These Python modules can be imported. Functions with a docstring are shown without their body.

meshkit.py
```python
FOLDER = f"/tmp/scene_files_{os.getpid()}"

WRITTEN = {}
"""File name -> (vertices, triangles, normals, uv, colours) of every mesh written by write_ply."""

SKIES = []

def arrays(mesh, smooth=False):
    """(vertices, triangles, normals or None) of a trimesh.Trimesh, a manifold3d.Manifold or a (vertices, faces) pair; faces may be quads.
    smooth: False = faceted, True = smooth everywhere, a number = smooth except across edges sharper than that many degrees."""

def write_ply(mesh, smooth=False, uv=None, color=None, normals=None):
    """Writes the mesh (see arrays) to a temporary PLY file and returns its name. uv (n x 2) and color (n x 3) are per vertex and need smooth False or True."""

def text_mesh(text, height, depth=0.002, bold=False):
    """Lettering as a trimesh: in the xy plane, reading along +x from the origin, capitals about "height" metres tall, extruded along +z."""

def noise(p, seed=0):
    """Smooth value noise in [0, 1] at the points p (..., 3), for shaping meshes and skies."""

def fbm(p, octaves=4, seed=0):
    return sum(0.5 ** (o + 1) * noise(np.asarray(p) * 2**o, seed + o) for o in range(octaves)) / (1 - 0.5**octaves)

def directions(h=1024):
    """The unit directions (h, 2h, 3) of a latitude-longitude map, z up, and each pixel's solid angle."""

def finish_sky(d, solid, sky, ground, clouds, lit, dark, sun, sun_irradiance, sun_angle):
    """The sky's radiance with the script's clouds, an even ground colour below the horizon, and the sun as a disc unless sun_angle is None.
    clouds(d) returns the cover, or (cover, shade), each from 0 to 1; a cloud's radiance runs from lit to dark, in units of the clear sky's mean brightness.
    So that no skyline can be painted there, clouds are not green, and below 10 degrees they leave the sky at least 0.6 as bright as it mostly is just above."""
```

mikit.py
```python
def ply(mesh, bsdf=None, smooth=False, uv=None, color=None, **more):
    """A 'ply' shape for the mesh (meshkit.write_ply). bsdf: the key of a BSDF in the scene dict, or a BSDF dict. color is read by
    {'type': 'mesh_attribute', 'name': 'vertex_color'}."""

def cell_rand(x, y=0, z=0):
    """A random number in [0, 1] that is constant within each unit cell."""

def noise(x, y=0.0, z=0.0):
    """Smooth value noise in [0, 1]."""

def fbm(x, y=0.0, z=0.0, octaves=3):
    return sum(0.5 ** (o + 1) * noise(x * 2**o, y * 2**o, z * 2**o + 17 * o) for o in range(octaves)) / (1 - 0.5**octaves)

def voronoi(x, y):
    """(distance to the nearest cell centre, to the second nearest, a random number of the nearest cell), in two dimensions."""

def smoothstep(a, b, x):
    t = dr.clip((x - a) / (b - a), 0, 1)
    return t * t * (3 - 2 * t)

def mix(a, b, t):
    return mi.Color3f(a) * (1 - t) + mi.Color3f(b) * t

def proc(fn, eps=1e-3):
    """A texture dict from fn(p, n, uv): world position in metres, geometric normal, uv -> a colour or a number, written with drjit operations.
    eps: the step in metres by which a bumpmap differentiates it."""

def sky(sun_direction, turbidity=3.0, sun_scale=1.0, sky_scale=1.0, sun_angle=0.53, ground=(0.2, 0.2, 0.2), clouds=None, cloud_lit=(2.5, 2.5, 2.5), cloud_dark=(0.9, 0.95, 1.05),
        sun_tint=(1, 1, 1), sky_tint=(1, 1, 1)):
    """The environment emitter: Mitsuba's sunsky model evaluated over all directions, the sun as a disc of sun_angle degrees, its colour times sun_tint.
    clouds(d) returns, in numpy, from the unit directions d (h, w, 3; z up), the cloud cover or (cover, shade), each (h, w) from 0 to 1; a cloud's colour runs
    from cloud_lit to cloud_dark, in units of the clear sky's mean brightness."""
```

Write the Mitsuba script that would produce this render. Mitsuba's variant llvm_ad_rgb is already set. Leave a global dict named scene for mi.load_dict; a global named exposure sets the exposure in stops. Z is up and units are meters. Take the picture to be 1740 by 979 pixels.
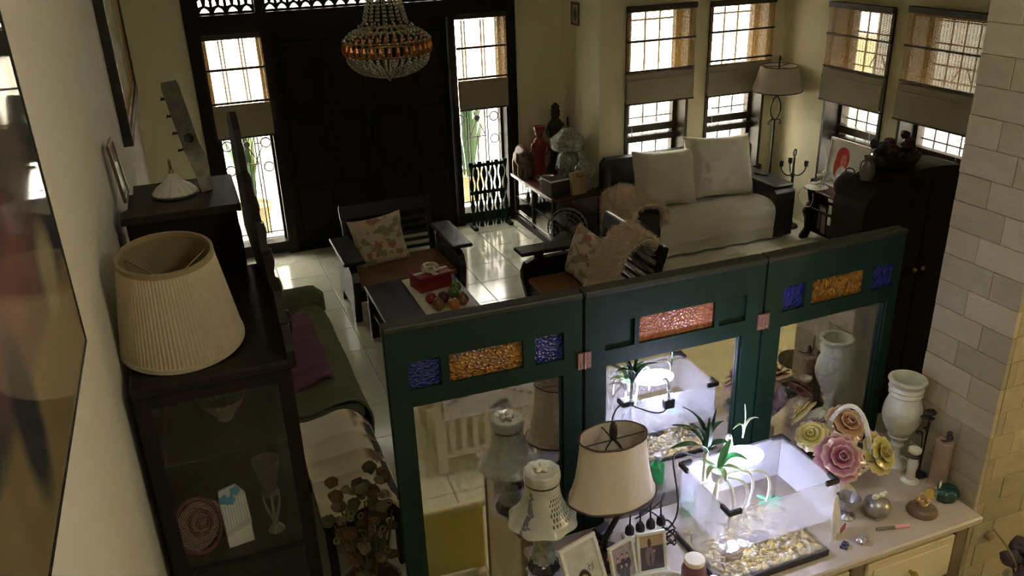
import math, random
import numpy as np, trimesh, mitsuba as mi, mikit, meshkit
import drjit as dr
import manifold3d as m3
from shapely.geometry import Polygon, Point, box as sbox
from shapely.ops import unary_union
import shapely.affinity as aff

T = mi.ScalarTransform4f
PI = math.pi
scene, labels = {}, {}

# ------------------------------------------------------------------ camera, sky, lamps, exposure
scene['camera'] = {'type': 'perspective', 'fov': 62.262, 'fov_axis': 'x', 'near_clip': 0.05, 'far_clip': 200.0,
                   'to_world': T().look_at(origin=[0, 0, 2.9], target=[0.32327, 0.85698, 2.9 - 0.40137], up=[0.17569, 0.36453, 0.91447])}
exposure = 6.85
scene['sky'] = mikit.sky([0.5, 0.55, 0.8], turbidity=6.0, sun_scale=0.0, sky_scale=1.0, ground=(0.3, 0.3, 0.27),
                         clouds=lambda d: np.ones(d.shape[:2]), cloud_lit=(1.08, 1.0, 0.86), cloud_dark=(1.0, 1.0, 1.0))
LED_POWER = 0.56      # radiance of the aquarium lamp's diffuser
PENDANT_POWER = 0.38   # radiance of the pendant lamp above the stair foot
GLOBE_POWER = 0.95     # radiance of the warm globe lamp at the stair foot

# ------------------------------------------------------------------ materials
def rgb(c): return {'type': 'rgb', 'value': list(c)}
def mat(name, color, rough=0.5, metallic=0.0, spec=0.5, clear=0.0, sheen=0.0, bump=None, bscale=0.001, eps=1e-3):
    base = mikit.proc(color) if callable(color) else (color if isinstance(color, dict) else rgb(color))
    b = {'type': 'principled', 'base_color': base, 'roughness': rough, 'metallic': metallic, 'specular': spec}
    if clear: b['clearcoat'] = clear; b['clearcoat_gloss'] = 0.95
    if sheen: b['sheen'] = sheen
    if bump: b = {'type': 'bumpmap', 'arbitrary': dict(mikit.proc(bump, eps=eps)), 'scale': bscale, 'nested': b}
    scene['m_' + name] = {'type': 'twosided', 'bsdf': b}
    return 'm_' + name
N, F, MIX, SS = mikit.noise, mikit.fbm, mikit.mix, mikit.smoothstep
VC = {'type': 'mesh_attribute', 'name': 'vertex_color'}

wall_paint = mat('wall_paint', lambda p, n, uv: MIX((.68, .63, .43), (.73, .68, .48), F(p.x * 1.5, p.y * 1.5, p.z * 1.5)), .75, spec=.25)
wall_grey = mat('wall_grey', lambda p, n, uv: MIX((.51, .485, .42), (.56, .535, .465), F(p.x * 1.5, p.y * 1.5, p.z * 1.5)), .75, spec=.25)
ceil_m = mat('ceiling', (.7, .68, .6), .9, spec=.2)
grout = mat('grout', (.25, .24, .2), .8)
def tilecol(a, b):
    return lambda p, n, uv: MIX(a, b, F(p.x * 9, p.y * 9, 0.0))
tile_m = [mat('tile_%d' % i, tilecol(a, b), .13, spec=.55) for i, (a, b) in enumerate([((.62, .62, .49), (.66, .66, .53)), ((.60, .60, .48), (.65, .65, .52))])]
def stonecol(a, b):
    return lambda p, n, uv: MIX(a, b, F(p.x * 26 + p.y * 9, p.y * 9, p.z * 26, octaves=4)) * (0.86 + 0.14 * N(p.x * 90, p.y * 90, p.z * 160))
stone_m = [mat('stone_%d' % i, stonecol(a, b), .8, spec=.3, bump=lambda p, n, uv: F(p.x * 40, p.y * 40, p.z * 70, octaves=3), bscale=.004) for i, (a, b) in
           enumerate([((.32, .27, .18), (.39, .335, .23)), ((.36, .305, .205), (.43, .37, .26)), ((.28, .24, .155), (.35, .30, .205))])]
stone_joint = mat('stone_joint', (.27, .235, .165), .9)
def wood(a, b, s=1.0):
    return lambda p, n, uv: MIX(a, b, N(p.x * 40 * s, p.y * 6 * s, p.z * 5 * s) * .6 + .4 * N(p.x * 130 * s, p.y * 20 * s, p.z * 18 * s))
dark_wood = mat('dark_wood', wood((.010, .008, .006), (.020, .015, .010)), .4, spec=.22)
door_wood = mat('door_wood', wood((.006, .005, .0035), (.012, .009, .006)), .5, spec=.2)
frame_wood = mat('frame_wood', wood((.016, .011, .007), (.032, .021, .012)), .45)
black_wood = mat('black_wood', (.008, .0075, .007), .36, spec=.4)
red_wood = mat('red_wood', wood((.05, .018, .012), (.09, .035, .02)), .35)
cab_door = mat('cabinet_door', wood((.012, .006, .004), (.024, .011, .007)), .45, spec=.25)
leather = mat('leather', (.022, .022, .024), .38, spec=.5)
iron = mat('iron', (.02, .019, .018), .45, metallic=.3)
green_paint = mat('green_paint', lambda p, n, uv: MIX((.003, .017, .0115), (.006, .025, .0165), N(p.x * 30, p.y * 9, p.z * 5)), .5, spec=.25)
green_edge = mat('green_edge', lambda p, n, uv: MIX((.012, .014, .010), (.02, .02, .013), N(p.x * 20, p.y * 9, p.z * 5)), .5)
scene['m_mirror'] = {'type': 'twosided', 'bsdf': {'type': 'conductor', 'material': 'none', 'specular_reflectance': rgb((.74, .74, .75))}}
pebble = lambda p, n, uv: mikit.voronoi(p.x * 95, p.z * 95)[0]
amber_glass = mat('amber_glass', lambda p, n, uv: MIX((.10, .035, .004), (.34, .16, .02), mikit.voronoi(p.x * 95, p.z * 95)[2]), .12, clear=1.0, bump=pebble, bscale=.006)
orange_glass = mat('orange_glass', lambda p, n, uv: MIX((.26, .085, .04), (.42, .16, .08), mikit.voronoi(p.x * 95, p.z * 95)[2]), .16, clear=.8, bump=pebble, bscale=.004)
blue_glass = mat('blue_glass', lambda p, n, uv: MIX((.003, .006, .08), (.01, .022, .22), mikit.voronoi(p.x * 95, p.z * 95)[2]), .12, clear=1.0, bump=pebble, bscale=.006)
brass = mat('brass', (.45, .32, .14), .3, metallic=1.0)
steel = mat('steel', (.6, .58, .55), .25, metallic=1.0)
def clothcol(a, b, s=260):
    return lambda p, n, uv: MIX(a, b, .5 * F(p.x * 7, p.y * 7, p.z * 7) + .5 * N(p.x * s, p.y * s, p.z * s))
cream_fab = mat('cream_fabric', clothcol((.60, .57, .47), (.70, .67, .57)), .9, spec=.2, sheen=.3)
pillow_fab = mat('pillow_fabric', clothcol((.56, .53, .43), (.64, .61, .50)), .9, spec=.2, sheen=.3)
fur_fab = mat('fur', lambda p, n, uv: MIX((.55, .43, .31), (.80, .69, .54), F(p.x * 30, p.y * 30, p.z * 30)), .9, spec=.1, sheen=.5)
floral_fab = mat('floral_fabric', lambda p, n, uv: MIX(MIX((.58, .50, .38), (.30, .30, .14), SS(.56, .62, F(p.x * 17, p.y * 17, p.z * 17))), (.42, .16, .12), SS(.62, .67, F(p.x * 15 + 9, p.y * 15, p.z * 15 + 4))), .9, spec=.2)
tan_seat = mat('tan_seat', clothcol((.15, .07, .03), (.20, .10, .045)), .6)
quilt_fab = mat('quilt', clothcol((.085, .10, .055), (.13, .15, .085)), .95, spec=.1)
plum_fab = mat('plum_fabric', clothcol((.13, .055, .09), (.19, .085, .13)), .95, spec=.1)
scene['m_blind_thread'] = {'type': 'principledthin', 'base_color': rgb((.55, .42, .24)), 'roughness': .8, 'diff_trans': 1.1, 'spec_trans': 0.0}; blind_thread = 'm_blind_thread'
blind_fold = mat('blind_fold', lambda p, n, uv: MIX((.30, .26, .19), (.37, .33, .24), N(p.x * 300, p.y * 300, p.z * 40)), .9, spec=.1)
shade_fab = mat('shade_fabric', clothcol((.56, .50, .42), (.62, .555, .475)), .85, spec=.2)
pleat_fab = mat('pleat_fabric', (.55, .48, .35), .85, spec=.2)
pleat_in = mat('pleat_lining', (.30, .24, .14), .9, spec=.1)
trim_brown = mat('trim_brown', (.06, .04, .03), .7)
white_ware = mat('white_ware', lambda p, n, uv: MIX((.70, .70, .62), (.60, .60, .50), F(p.x * 30, p.y * 30, p.z * 30)), .22, spec=.5, clear=.6)
grey_glaze = mat('grey_glaze', lambda p, n, uv: MIX((.36, .38, .32), (.19, .21, .17), SS(.35, .75, F(p.x * 60, p.y * 60, p.z * 60))), .25, clear=.7)
marble = mat('marble', lambda p, n, uv: MIX((.62, .63, .54), (.44, .47, .38), SS(.4, .75, F(p.x * 14, p.y * 14, p.z * 22, octaves=4))), .3, spec=.5)
white_pl = mat('white_plastic', (.74, .74, .73), .35)
white_wood = mat('white_wood', (.72, .66, .60), .5)
side_wood = mat('sideboard_wood', lambda p, n, uv: MIX((.39, .34, .295), (.48, .425, .37), .5 * N(p.x * 5, p.y * 70, p.z * 60) + .5 * F(p.x * 6, p.y * 6, p.z * 6)), .42)
side_cream = mat('sideboard_cream', (.62, .55, .40), .45)
side_brown = mat('sideboard_brown', (.17, .12, .075), .5)
black_pl = mat('black_plastic', (.018, .018, .02), .4)
matte_vc = mat('painted', VC, .8, spec=.25)
gloss_vc = mat('glazed', VC, .25, clear=.6)
mat('print', VC, .04, spec=.6)
scene['m_case_pane'] = {'type': 'thindielectric', 'int_ior': 1.22}
scene['m_pane'] = {'type': 'thindielectric', 'int_ior': 1.5}
scene['m_crystal'] = {'type': 'dielectric', 'int_ior': 1.5}
bead_clear = mat('bead_clear', (.40, .38, .31), .12, metallic=.9)
bead_amber = mat('bead_amber', (.45, .14, .025), .12, metallic=.6, clear=1)
leaf_dark = {'type': 'twosided', 'bsdf': {'type': 'principled', 'base_color': rgb((.035, .10, .055)), 'roughness': .35}}
scene['m_leaf'] = leaf_dark
leaf_out = mat('leaf_out', (.02, .07, .015), .5)
leaf_yel = mat('leaf_yellow', (.16, .19, .03), .5)
plaster_out = mat('plaster_out', (.82, .82, .78), .9)
block_out = mat('block_out', lambda p, n, uv: MIX((.030, .030, .028), (.12, .12, .112), F(p.y * 5, p.z * 22, p.x, octaves=4)), .95)
beige_out = mat('beige_out', (.30, .25, .14), .9)
brick_out = mat('brick_out', (.26, .10, .045), .9)

# ------------------------------------------------------------------ mesh helpers
def cat(*ms):
    ms = [m for x in ms for m in (x if isinstance(x, (list, tuple)) else [x])]
    return trimesh.util.concatenate(ms)
def B(x0, x1, y0, y1, z0, z1, c=0.0):
    """A box between two corners, its edges chamfered by c."""
    lo, hi = np.array([x0, y0, z0], float), np.array([x1, y1, z1], float)
    lo, hi = np.minimum(lo, hi), np.maximum(lo, hi)
    if c <= 0:
        m = trimesh.creation.box(extents=hi - lo); m.apply_translation((lo + hi) / 2); return m
    c = min(c, 0.45 * (hi - lo).min()); pts = []
    for s in np.ndindex(2, 2, 2):
        k = np.where(np.array(s) == 1, hi, lo); sg = np.where(np.array(s) == 1, -1, 1)
        for a in range(3):
            q = k + sg * c; q[a] = k[a]; pts.append(q)
    return trimesh.convex.convex_hull(np.array(pts))
def mv(m, x=0, y=0, z=0, rz=0, rx=0, ry=0, s=1):
    m = m.copy()
    A = np.eye(4); A[:3, :3] *= s if np.isscalar(s) else 1
    if not np.isscalar(s): A[:3, :3] = np.diag(s)
    for ang, ax in ((rx, [1, 0, 0]), (ry, [0, 1, 0]), (rz, [0, 0, 1])):
        if ang: A = trimesh.transformations.rotation_matrix(math.radians(ang), ax) @ A
    A = trimesh.transformations.translation_matrix([x, y, z]) @ A
    m.apply_transform(A); return m
def grid(P, closed_u=False):
    """A surface through the points P (nu, nv, 3)."""
    nu, nv = P.shape[:2]; f = []
    for i in range(nu if closed_u else nu - 1):
        a = np.arange(nv - 1) + i * nv; b = np.arange(nv - 1) + ((i + 1) % nu) * nv
        f += [np.stack([a, b, b + 1], 1), np.stack([a, b + 1, a + 1], 1)]
    return trimesh.Trimesh(P.reshape(-1, 3), np.vstack(f), process=False)
def solid(P, t, closed_u=False):
    """The surface through P given the thickness t along its normals."""
    du, dv = np.gradient(P, axis=0), np.gradient(P, axis=1)
    n = np.cross(du, dv); n /= np.linalg.norm(n, axis=2, keepdims=True) + 1e-12
    Q = P - n * t; nu, nv = P.shape[:2]
    if closed_u:
        R = np.concatenate([P, Q[:, ::-1]], 1); return grid(np.concatenate([R, R[:, :1]], 1), True)
    a, b = grid(P), grid(Q); b.invert()
    i = np.arange(nu) * nv; e = [(np.arange(nv)), (np.arange(nv) + (nu - 1) * nv)[::-1], i[::-1], (i + nv - 1)]
    v = np.vstack([a.vertices, b.vertices]); f = [a.faces, b.faces + nu * nv]
    for r in e:
        p, q = r[:-1], r[1:]
        f += [np.stack([p, q + nu * nv, q], 1), np.stack([p, p + nu * nv, q + nu * nv], 1)]
    return trimesh.Trimesh(v, np.vstack(f), process=False)
def tube(pts, r, n=8):
    p = np.asarray(pts, float); r = np.broadcast_to(np.asarray(r, float), (len(p),))
    t = np.gradient(p, axis=0); t /= np.linalg.norm(t, axis=1, keepdims=True) + 1e-12
    a = np.cross(t[0], [0, 0, 1.0] if abs(t[0][2]) < .9 else [1.0, 0, 0]); A = []
    for k in range(len(p)):
        a = a - t[k] * (a @ t[k]); a /= np.linalg.norm(a) + 1e-12; A.append(a)
    A = np.array(A); Bn = np.cross(t, A); th = np.arange(n) * 2 * PI / n
    V = p[None] + r[None, :, None] * (np.cos(th)[:, None, None] * A[None] + np.sin(th)[:, None, None] * Bn[None])
    V = np.concatenate([np.broadcast_to(p[0], (n, 1, 3)), V, np.broadcast_to(p[-1], (n, 1, 3))], 1)
    return grid(V, True)
def bez(*c, n=14):
    """A smooth curve through the control points."""
    from scipy.interpolate import CubicSpline
    c = np.array(c, float); s = np.r_[0, np.cumsum(np.linalg.norm(np.diff(c, axis=0), axis=1))]
    return CubicSpline(s, c)(np.linspace(0, s[-1], n)) if len(c) > 2 else c[0] + (c[1] - c[0]) * np.linspace(0, 1, n)[:, None]
def lathe(prof, n=36, sx=1.0, sy=1.0, rip=None):
    """A turned shape from (radius, height) pairs. rip(theta, z) scales the radius."""
    p = np.array(prof, float); th = np.arange(n) * 2 * PI / n
    R = np.broadcast_to(p[:, 0][None], (n, len(p)))
    if rip is not None: R = R * rip(th[:, None], p[:, 1][None])
    P = np.stack([R * np.cos(th)[:, None] * sx, R * np.sin(th)[:, None] * sy, np.broadcast_to(p[:, 1][None], R.shape)], -1)
    return grid(P, True)
def ball(x, y, z, r, s=(1, 1, 1), sub=2):
    m = trimesh.creation.icosphere(subdivisions=sub, radius=r); m.apply_scale(s); m.apply_translation([x, y, z]); return m
def torus(R, r, n=28, k=8, arc=2 * PI):
    if arc < 2 * PI - 1e-6:
        a = np.linspace(0, arc, n); return tube(np.stack([R * np.cos(a), R * np.sin(a), a * 0], 1), r, k)
    a = np.arange(n) * 2 * PI / n; b = np.arange(k + 1) * 2 * PI / k
    P = np.stack([(R + r * np.cos(b)[None]) * np.cos(a)[:, None], (R + r * np.cos(b)[None]) * np.sin(a)[:, None], np.broadcast_to(r * np.sin(b)[None], (n, k + 1))], -1)
    return grid(P, True)
def prism(poly, h, plane='xy', at=0.0):
    """A polygon extruded by h: in plane xy upwards from z=at, xz along +y from y=at, yz along +x from x=at."""
    ms = [trimesh.creation.extrude_polygon(g, h, engine='earcut') for g in getattr(poly, 'geoms', [poly])]
    m = cat(ms); v = m.vertices.copy()
    if plane == 'xz': m.vertices = np.stack([v[:, 0], v[:, 2], v[:, 1]], 1); m.invert()
    if plane == 'yz': m.vertices = np.stack([v[:, 2], v[:, 0], v[:, 1]], 1)
    m.apply_translation([at if plane == 'yz' else 0, at if plane == 'xz' else 0, at if plane == 'xy' else 0]); return m
def pillow(w, h, t, seed=0, n=22, wr=.012):
    """A stuffed cushion, w wide (x), h high (z), t thick (y), with pinched corners."""
    u = np.linspace(-1, 1, n); U, V = np.meshgrid(u, u, indexing='ij')
    k = (1 - U ** 4) * (1 - V ** 4); ins = 1 - .10 * (1 - np.abs(U) ** 2) * V ** 4
    ins2 = 1 - .10 * (1 - np.abs(V) ** 2) * U ** 4
    P = np.stack([U * w / 2 * ins2, V * 0, V * h / 2 * ins], -1)
    wr_ = meshkit.fbm(P * 9 + seed * 7.3, 3, seed) - .5
    y = t / 2 * k ** .55
    F1, F2 = P.copy(), P.copy(); F1[..., 1] = -y - wr * wr_ * k; F2[..., 1] = y - wr * wr_ * k
    a, b = grid(F1), grid(F2); b.invert(); return cat(a, b)
def rough(m, amp, freq, seed=0):
    m = m.copy(); n = m.vertex_normals
    m.vertices = m.vertices + n * ((meshkit.fbm(m.vertices * freq, 3, seed) - .5) * 2 * amp)[:, None]; return m
def merged(m):
    m = m.copy(); m.merge_vertices(); return m

def numbered(name):
    if name not in scene and not any(k.startswith(name + '__') for k in scene) and name not in labels: return name
    i = 1
    while True:
        k = '%s_%03d' % (name, i)
        if k not in scene and k not in labels: return k
        i += 1
used = {}
def pkey(key):
    """key, or key_001, ... if taken"""
    i = used.get(key, 0); used[key] = i + 1
    return key if i == 0 else '%s_%03d' % (key, i)
def thing(name, label, cat_, group=None):
    k = numbered(name); labels[k] = {'label': label, 'category': cat_}
    if group: labels[k]['group'] = group
    return k
def part(parent, name, mesh, m, smooth=False, label=None, kind=None, color=None):
    k = pkey(parent + '__' + name)
    d = mesh if isinstance(mesh, dict) else mikit.ply(mesh, m, smooth=smooth, color=color)
    scene[k] = d
    if label or kind:
        labels[k] = {}
        if label: labels[k]['label'] = label
        if kind: labels[k]['kind'] = kind
    return k
def single(name, mesh, m, label, cat_, group=None, smooth=False, kind=None, color=None):
    k = thing(name, label, cat_, group); scene[k] = mikit.ply(mesh, m, smooth=smooth, color=color)
    if kind: labels[k]['kind'] = kind
    return k
def struct(name, mesh, m, label, smooth=False):
    scene[name] = mikit.ply(mesh, m, smooth=smooth); labels[name] = {'label': label, 'kind': 'structure'}; return name

# ------------------------------------------------------------------ the room shell
XL, XR, YF, YW, XJ, ZC = -.375, 5.584, 7.90, 7.045, 3.589, 3.9
XP, YP0, YP1 = 2.447, 1.758, 2.088
YB, XB = -3.0, 4.6
def wall_poly(a0, a1, z0, z1, holes):
    p = sbox(a0, z0, a1, z1)
    for h in holes: p = p.difference(sbox(h[0], h[2], h[1], h[3]))
    return p
# floor: slab, then each tile that can be seen
labels['floor'] = {'label': 'glossy cream tiled floor', 'kind': 'structure'}
scene['floor'] = mikit.ply(B(XL - .3, XR + .1, YB, YF + .28, -.10, -.006), grout)
TP, TX, TY = .40, .934, 6.02
def room_rect(x0, x1, y0, y1):
    """the tile clipped to the room, or None"""
    x0, x1 = max(x0, XL), min(x1, XR)
    y0, y1 = max(y0, YB), min(y1, YF)
    if x0 >= XJ - .001: y1 = min(y1, YW)
    if x0 >= XP - .02 and y0 > YP0 - .02 and y1 < YP1 + .02: return None
    if x0 > XP - .2 and y1 > YP0 and y0 < YP1:
        if y0 < YP0: y1 = YP0
        else: y0 = YP1
    if x0 > XB - .02 and y1 <= YP1: return None
    if y1 <= YP1 + .3 and y0 < YP0: x1 = min(x1, XB)
    return (x0, x1, y0, y1) if x1 - x0 > .02 and y1 - y0 > .02 else None
full, rest = {}, []
rt = random.Random(3)
for i in range(-4, 13):
    for j in range(-23, 6):
        r = room_rect(TX + i * TP, TX + (i + 1) * TP, TY + j * TP, TY + (j + 1) * TP)
        if r is None: continue
        seen = r[3] > 2.3 or (r[0] > -.1 and r[1] < 2.7 and r[2] > .1)
        g = .0025
        if not seen:
            rest.append(B(r[0] + g, r[1] - g, r[2] + g, r[3] - g, -.02, 0)); continue
        k = rt.randrange(2); w = (round(r[1] - r[0], 3), round(r[3] - r[2], 3), k)
        if w not in full: full[w] = mikit.ply(B(g, w[0] - g, g, w[1] - g, -.02, 0, .0015), tile_m[k])
        part('floor', 'tile', {**full[w], 'to_world': T().translate([r[0], r[2], 0])}, None)
part('floor', 'far_tiles', cat(rest), tile_m[0], kind='stuff')

# front wall and the dark door frame
struct('wall_front', prism(wall_poly(XL - .26, XJ + .26, 0, ZC, [(.123, 3.098, -1, 2.72)]), .26, 'xz', YF), wall_paint, 'cream plastered wall around the dark front door')
struct('wall_jog', B(XJ, XJ + .26, YW + .26, YF, 0, ZC), wall_paint, 'narrow cream wall returning beside the display cabinet')
WIN = [(3.85, 4.53), (4.73, 5.41)]
struct('wall_window', prism(wall_poly(XJ, XR, 0, ZC, [(a, b, .46, 2.10) for a, b in WIN]), .26, 'xz', YW), wall_paint, 'cream wall with two tall windows behind the sofa')
SWIN = [(5.62, 6.345), (4.70, 5.43)]
struct('wall_side', prism(wall_poly(YP1, YW + .26, 0, ZC, [(a, b, .46, 2.10) for a, b in SWIN]), .26, 'yz', XR), wall_paint, 'cream side wall with two shaded windows')
struct('wall_left', B(XL - .26, XL, YB - .2, YF, 0, ZC), wall_grey, 'plain plastered wall on the left hung with pictures')
struct('ceiling', prism(Polygon([(XL - .26, YB - .2), (XB + 1.3, YB - .2), (XB + 1.3, YF + .26), (XL - .26, YF + .26)]), .15, 'xy', ZC), ceil_m, 'pale ceiling')
struct('wall_back', prism(wall_poly(XL - .26, XB + 1.3, 0, ZC, []), .2, 'xz', YB - .2), wall_grey, 'plain back wall behind the stair foot')
struct('wall_right_back', B(XB, XB + .2, YB, YP0, 0, ZC), wall_paint, 'cream wall at the right of the stair foot')
labels['wall_stone'] = {'label': 'rough limestone-clad wall and pillar on the right', 'kind': 'structure'}
J = .012
scene['wall_stone'] = mikit.ply(B(XP + J, XR + .26, YP0 + J, YP1 - .001, 0, ZC), stone_joint)
# stone cladding: 10 cm courses, running bond, on the pillar's side and on the face towards the stairs
Z0, rs = 1.248, random.Random(11)
shared_stone = {}
def stone(x0, x1, y0, y1, z0, z1):
    k = rs.randrange(3); pr = rs.randrange(3) * .0025
    dx, dy, dz = x1 - x0, y1 - y0, z1 - z0
    return dx, dy, dz, k, pr
for c in range(-12, 17):
    z0 = Z0 + c * .0995; z1 = z0 + .0985
    if z0 < .0: continue
    # side face (x = XP), stones run along y
    off = (c % 2) * .11
    ys = [YP0] + [y for y in (YP0 + .12 - .12 * (c % 2) + .2 * q for q in range(3)) if YP0 + .03 < y < YP1 - .03] + [YP1]
    for a, b in zip(ys[:-1], ys[1:]):
        k = rs.randrange(3); pr = rs.uniform(0, .004)
        part('wall_stone', 'stone', B(XP + .004 - pr, XP + J + .012, a + .001, b - .0008, z0, z1, .002), stone_m[k])
    xs = [XP] + [XP + .13 - .07 * (c % 2) + .2 * q for q in range(3)]
    for a, b in zip(xs[:-1], xs[1:]):
        k = rs.randrange(3); pr = rs.uniform(0, .004)
        if a == XP: a = XP + J + .013
        part('wall_stone', 'stone', B(a + .0005, b - .0008, YP0 + .004 - pr, YP0 + J + .012, z0, z1, .002), stone_m[k])
part('wall_stone', 'plain_cladding', B(XP + .56, XB, YP0 + .002, YP0 + J + .01, 0, ZC), stone_m[1])

# ---- dark front door with sidelights
DF = YF + .02
d1 = 'door_1'; labels[d1] = {'label': 'dark double wooden front door between two sidelights', 'kind': 'structure'}
fr = [B(.123, .25, DF - .05, YF + .24, 0, 2.72), B(2.98, 3.098, DF - .05, YF + .24, 0, 2.72), B(.715, .80, DF - .03, YF + .22, 0, 2.72), B(2.44, 2.493, DF - .03, YF + .22, 0, 2.72),
      B(.25, 2.98, DF - .03, YF + .22, 2.06, 2.215), B(.25, 2.98, DF - .03, YF + .22, 2.56, 2.72)]
part(d1, 'frame', cat([merged(x) for x in fr]), door_wood)
for q in (0, 1):
    x0, x1 = .80 + q * .82, 1.62 + q * .82
    lf = part(d1, 'leaf', B(x0 + .004, x1 - .004, DF + .05, DF + .10, .01, 2.055, .004), door_wood)
    for a, b in ((x0 + .07, x0 + .39), (x0 + .45, x0 + .76)):
        for z0, z1 in ((.12, .62), (.72, 1.26), (1.36, 1.95)):
            part(lf, 'panel', cat(B(a, b, DF + .03, DF + .05, z0, z1, .012), B(a + .05, b - .05, DF + .018, DF + .03, z0 + .05, z1 - .05, .01)), door_wood)
    part(lf, 'handle', cat(tube(bez((x1 - .035 if q == 0 else x0 + .035, DF + .05, .98), (x1 - .035 if q == 0 else x0 + .035, DF, 1.0), (x1 - .035 if q == 0 else x0 + .035, DF, 1.12), (x1 - .035 if q == 0 else x0 + .035, DF + .05, 1.14)), .008)), iron, smooth=True)
part(d1, 'astragal', B(1.60, 1.64, DF + .035, DF + .05, .01, 2.055, .004), door_wood)
part(d1, 'threshold', B(.80, 2.44, YF, YF + .2, 0, .02), door_wood)
# fretwork transoms over the door and sidelights
def fret(x0, x1, name, lab):
    z0, z1 = 2.215, 2.56
    hs = []; n = max(2, round((x1 - x0) / .105)); w = (x1 - x0) / n
    for i in range(n):
        c = x0 + (i + .5) * w
        hs.append(Polygon([(c - .040, z0 + .018), (c + .040, z0 + .018), (c + .022, z0 + .045), (c, z0 + .058), (c - .022, z0 + .045)]))
        hs.append(Polygon([(c - w / 2 + .012, z0 + .065), (c - .012, z0 + .075), (c - .020, z0 + .13), (c - w / 2 + .012, z0 + .115)]))
        hs.append(Polygon([(c + w / 2 - .012, z0 + .065), (c + .012, z0 + .075), (c + .020, z0 + .13), (c + w / 2 - .012, z0 + .115)]))
        for zc in (z0 + .19, z0 + .28): hs.append(aff.scale(Point(c, zc).buffer(.04), .8, .9).difference(sbox(c - .006, zc - .05, c + .006, zc + .05)))
    p = sbox(x0, z0, x1, z1).difference(unary_union(hs))
    labels[name] = {'label': lab, 'kind': 'structure'}
    part(name, 'fretwork', prism(p, .02, 'xz', YF + .06), door_wood)
fret(.25, .715, 'window_7', 'pierced dark transom over the left sidelight')
fret(.80, 2.44, 'window_8', 'long pierced dark transom over the front door')
fret(2.493, 2.98, 'window_9', 'pierced dark transom over the right sidelight')

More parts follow.
